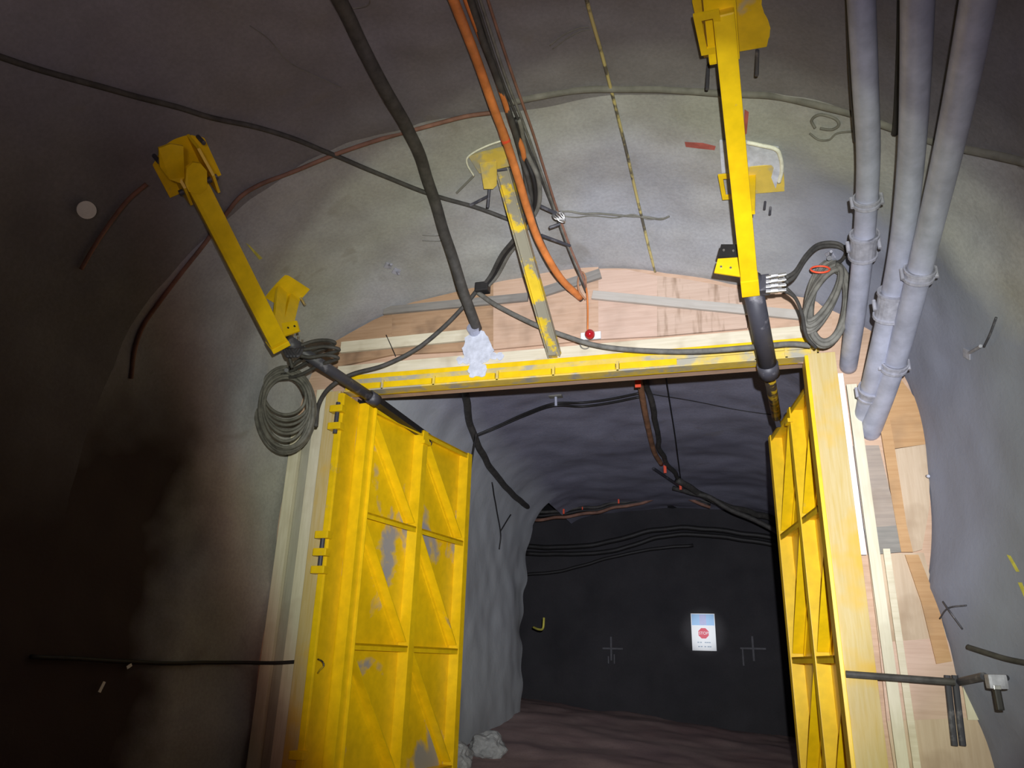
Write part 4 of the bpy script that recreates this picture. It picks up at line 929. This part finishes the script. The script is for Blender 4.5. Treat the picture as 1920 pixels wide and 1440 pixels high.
# STOP sign on the back wall
_h = BF.ray_cast(CAM, dirpx(1319, 1185))[0]; SY = _h.y - 0.10
sg = thing('stop_sign', 'white rectangular STOP sign on the dark back wall', 'sign')
c_ = at(1319, 1185, SY); sw, sh = 39*16.9/F/2, 59*16.9/F/2
def sp(name, m, fn, lab=None):
    bm = B(); fn(bm); bmesh.ops.translate(bm, verts=bm.verts[:], vec=c_); o = obj(name, bm, m, sg)
    if lab: o['label'] = lab
    return o
sp('sign_panel', 'signwhite', lambda bm: box(bm, (0, 0.01, 0), (sw, 0.01, sh), None, 0.004))
sp('header_band', 'signblue', lambda bm: box(bm, (0, -0.003, sh*0.66), (sw*0.94, 0.003, sh*0.30), None, 0.001), 'pale blue header band')
for k in range(6):
    sp('header_stripe', 'signpink', lambda bm: box(bm, ((k-2.5)*0.022, -0.008, sh*0.66), (0.006, 0.002, sh*0.28)))
sp('wall_fixing', 'steel_dark', lambda bm: [cyl(bm, (i*sw*0.7, 0.01, k*sh*0.7), (i*sw*0.7, 0.30, k*sh*0.7), 0.012) for i in (-1, 1) for k in (-1, 1)] and None)
R_ = sw*0.46
sp('octagon', 'signred', lambda bm: prism_xz(bm, [(R_*math.cos(PI/8+i*PI/4), -0.07*sh*1.0+R_*math.sin(PI/8+i*PI/4)) for i in range(8)], -0.006, 0.0), 'red octagon')
def text(name, s_, size, pos, m):
    cu = bpy.data.curves.new(name, 'FONT'); cu.body = s_; cu.size = size; cu.align_x = 'CENTER'; cu.align_y = 'CENTER'; cu.extrude = 0.001
    to = bpy.data.objects.new('tmp', cu); C.objects.link(to); bpy.context.view_layer.update()
    me = bpy.data.meshes.new_from_object(to.evaluated_get(bpy.context.evaluated_depsgraph_get())); bpy.data.objects.remove(to)
    me.transform(Matrix.Translation(c_+V(pos)) @ Matrix.Rotation(PI/2, 4, 'X')); me.materials.clear(); me.materials.append(M[m])
    o = bpy.data.objects.new(name, me); C.objects.link(o); o.parent = sg; return o
text('lettering', 'STOP', 0.078, (0, -0.009, -0.07*sh), 'signwhite')['label'] = 'white STOP lettering'
for z_, segs in ((-sh*0.56, (-0.11, -0.06, 0.03, 0.07, 0.11)), (-sh*0.78, (-0.10, -0.05, 0.02, 0.08, 0.12))):
    for x_ in segs:
        sp('text_line', 'signgrey', lambda bm: box(bm, (x_, -0.003, z_), (0.018, 0.002, 0.011)))
recentre(sg, c_)
for (x, y), lb_, leg in (((1146, 1216), 'faint painted survey cross left of the STOP sign', 0), ((1412, 1216), 'faint painted survey cross right of the STOP sign', 1)):
    c2 = at(x, y, 16.0); h, n, i, t = BF.ray_cast(CAM, (c2-CAM).normalized()); yy = h.y - 0.04; c2 = at(x, y, yy)
    bm = B(); box(bm, c2, (0.24, 0.004, 0.016)); box(bm, c2+V((0, -0.001, 0.0)), (0.018, 0.004, 0.23))
    if leg: box(bm, c2+V((-0.2, -0.001, -0.16)), (0.014, 0.004, 0.16))
    else: box(bm, c2+V((0.06, -0.001, -0.2)), (0.012, 0.004, 0.09)); box(bm, c2+V((-0.06, -0.001, -0.22)), (0.012, 0.004, 0.07))
    origin(tag(obj('survey_cross', bm, 'greypaint'), lb_, 'paint mark', 'survey crosses on the back wall'))
# rocks at the foot of the left far wall
for k, (x, y, r_, m_, lb_) in enumerate(((-3.75, 10.1, 0.30, 'rockpale', 'pale grey rock half hidden by the left gate leaf'), (-3.55, 11.0, 0.26, 'rockpale', 'pale grey rock right behind the half hidden one'))):
    bm = B(); bmesh.ops.create_icosphere(bm, subdivisions=4, radius=r_)
    for v in bm.verts:
        q_ = v.co/r_; v.co *= 1+0.35*noise.noise(q_*1.3+V((k*7, 0, 0)))+0.12*noise.noise(q_*4); v.co.z *= 0.7
    o = obj('loose_rock', bm, m_); o.location = (x, y, ground(x, y).z + r_*0.3)
    tag(o, lb_, 'rock', 'loose rocks beyond the gate')
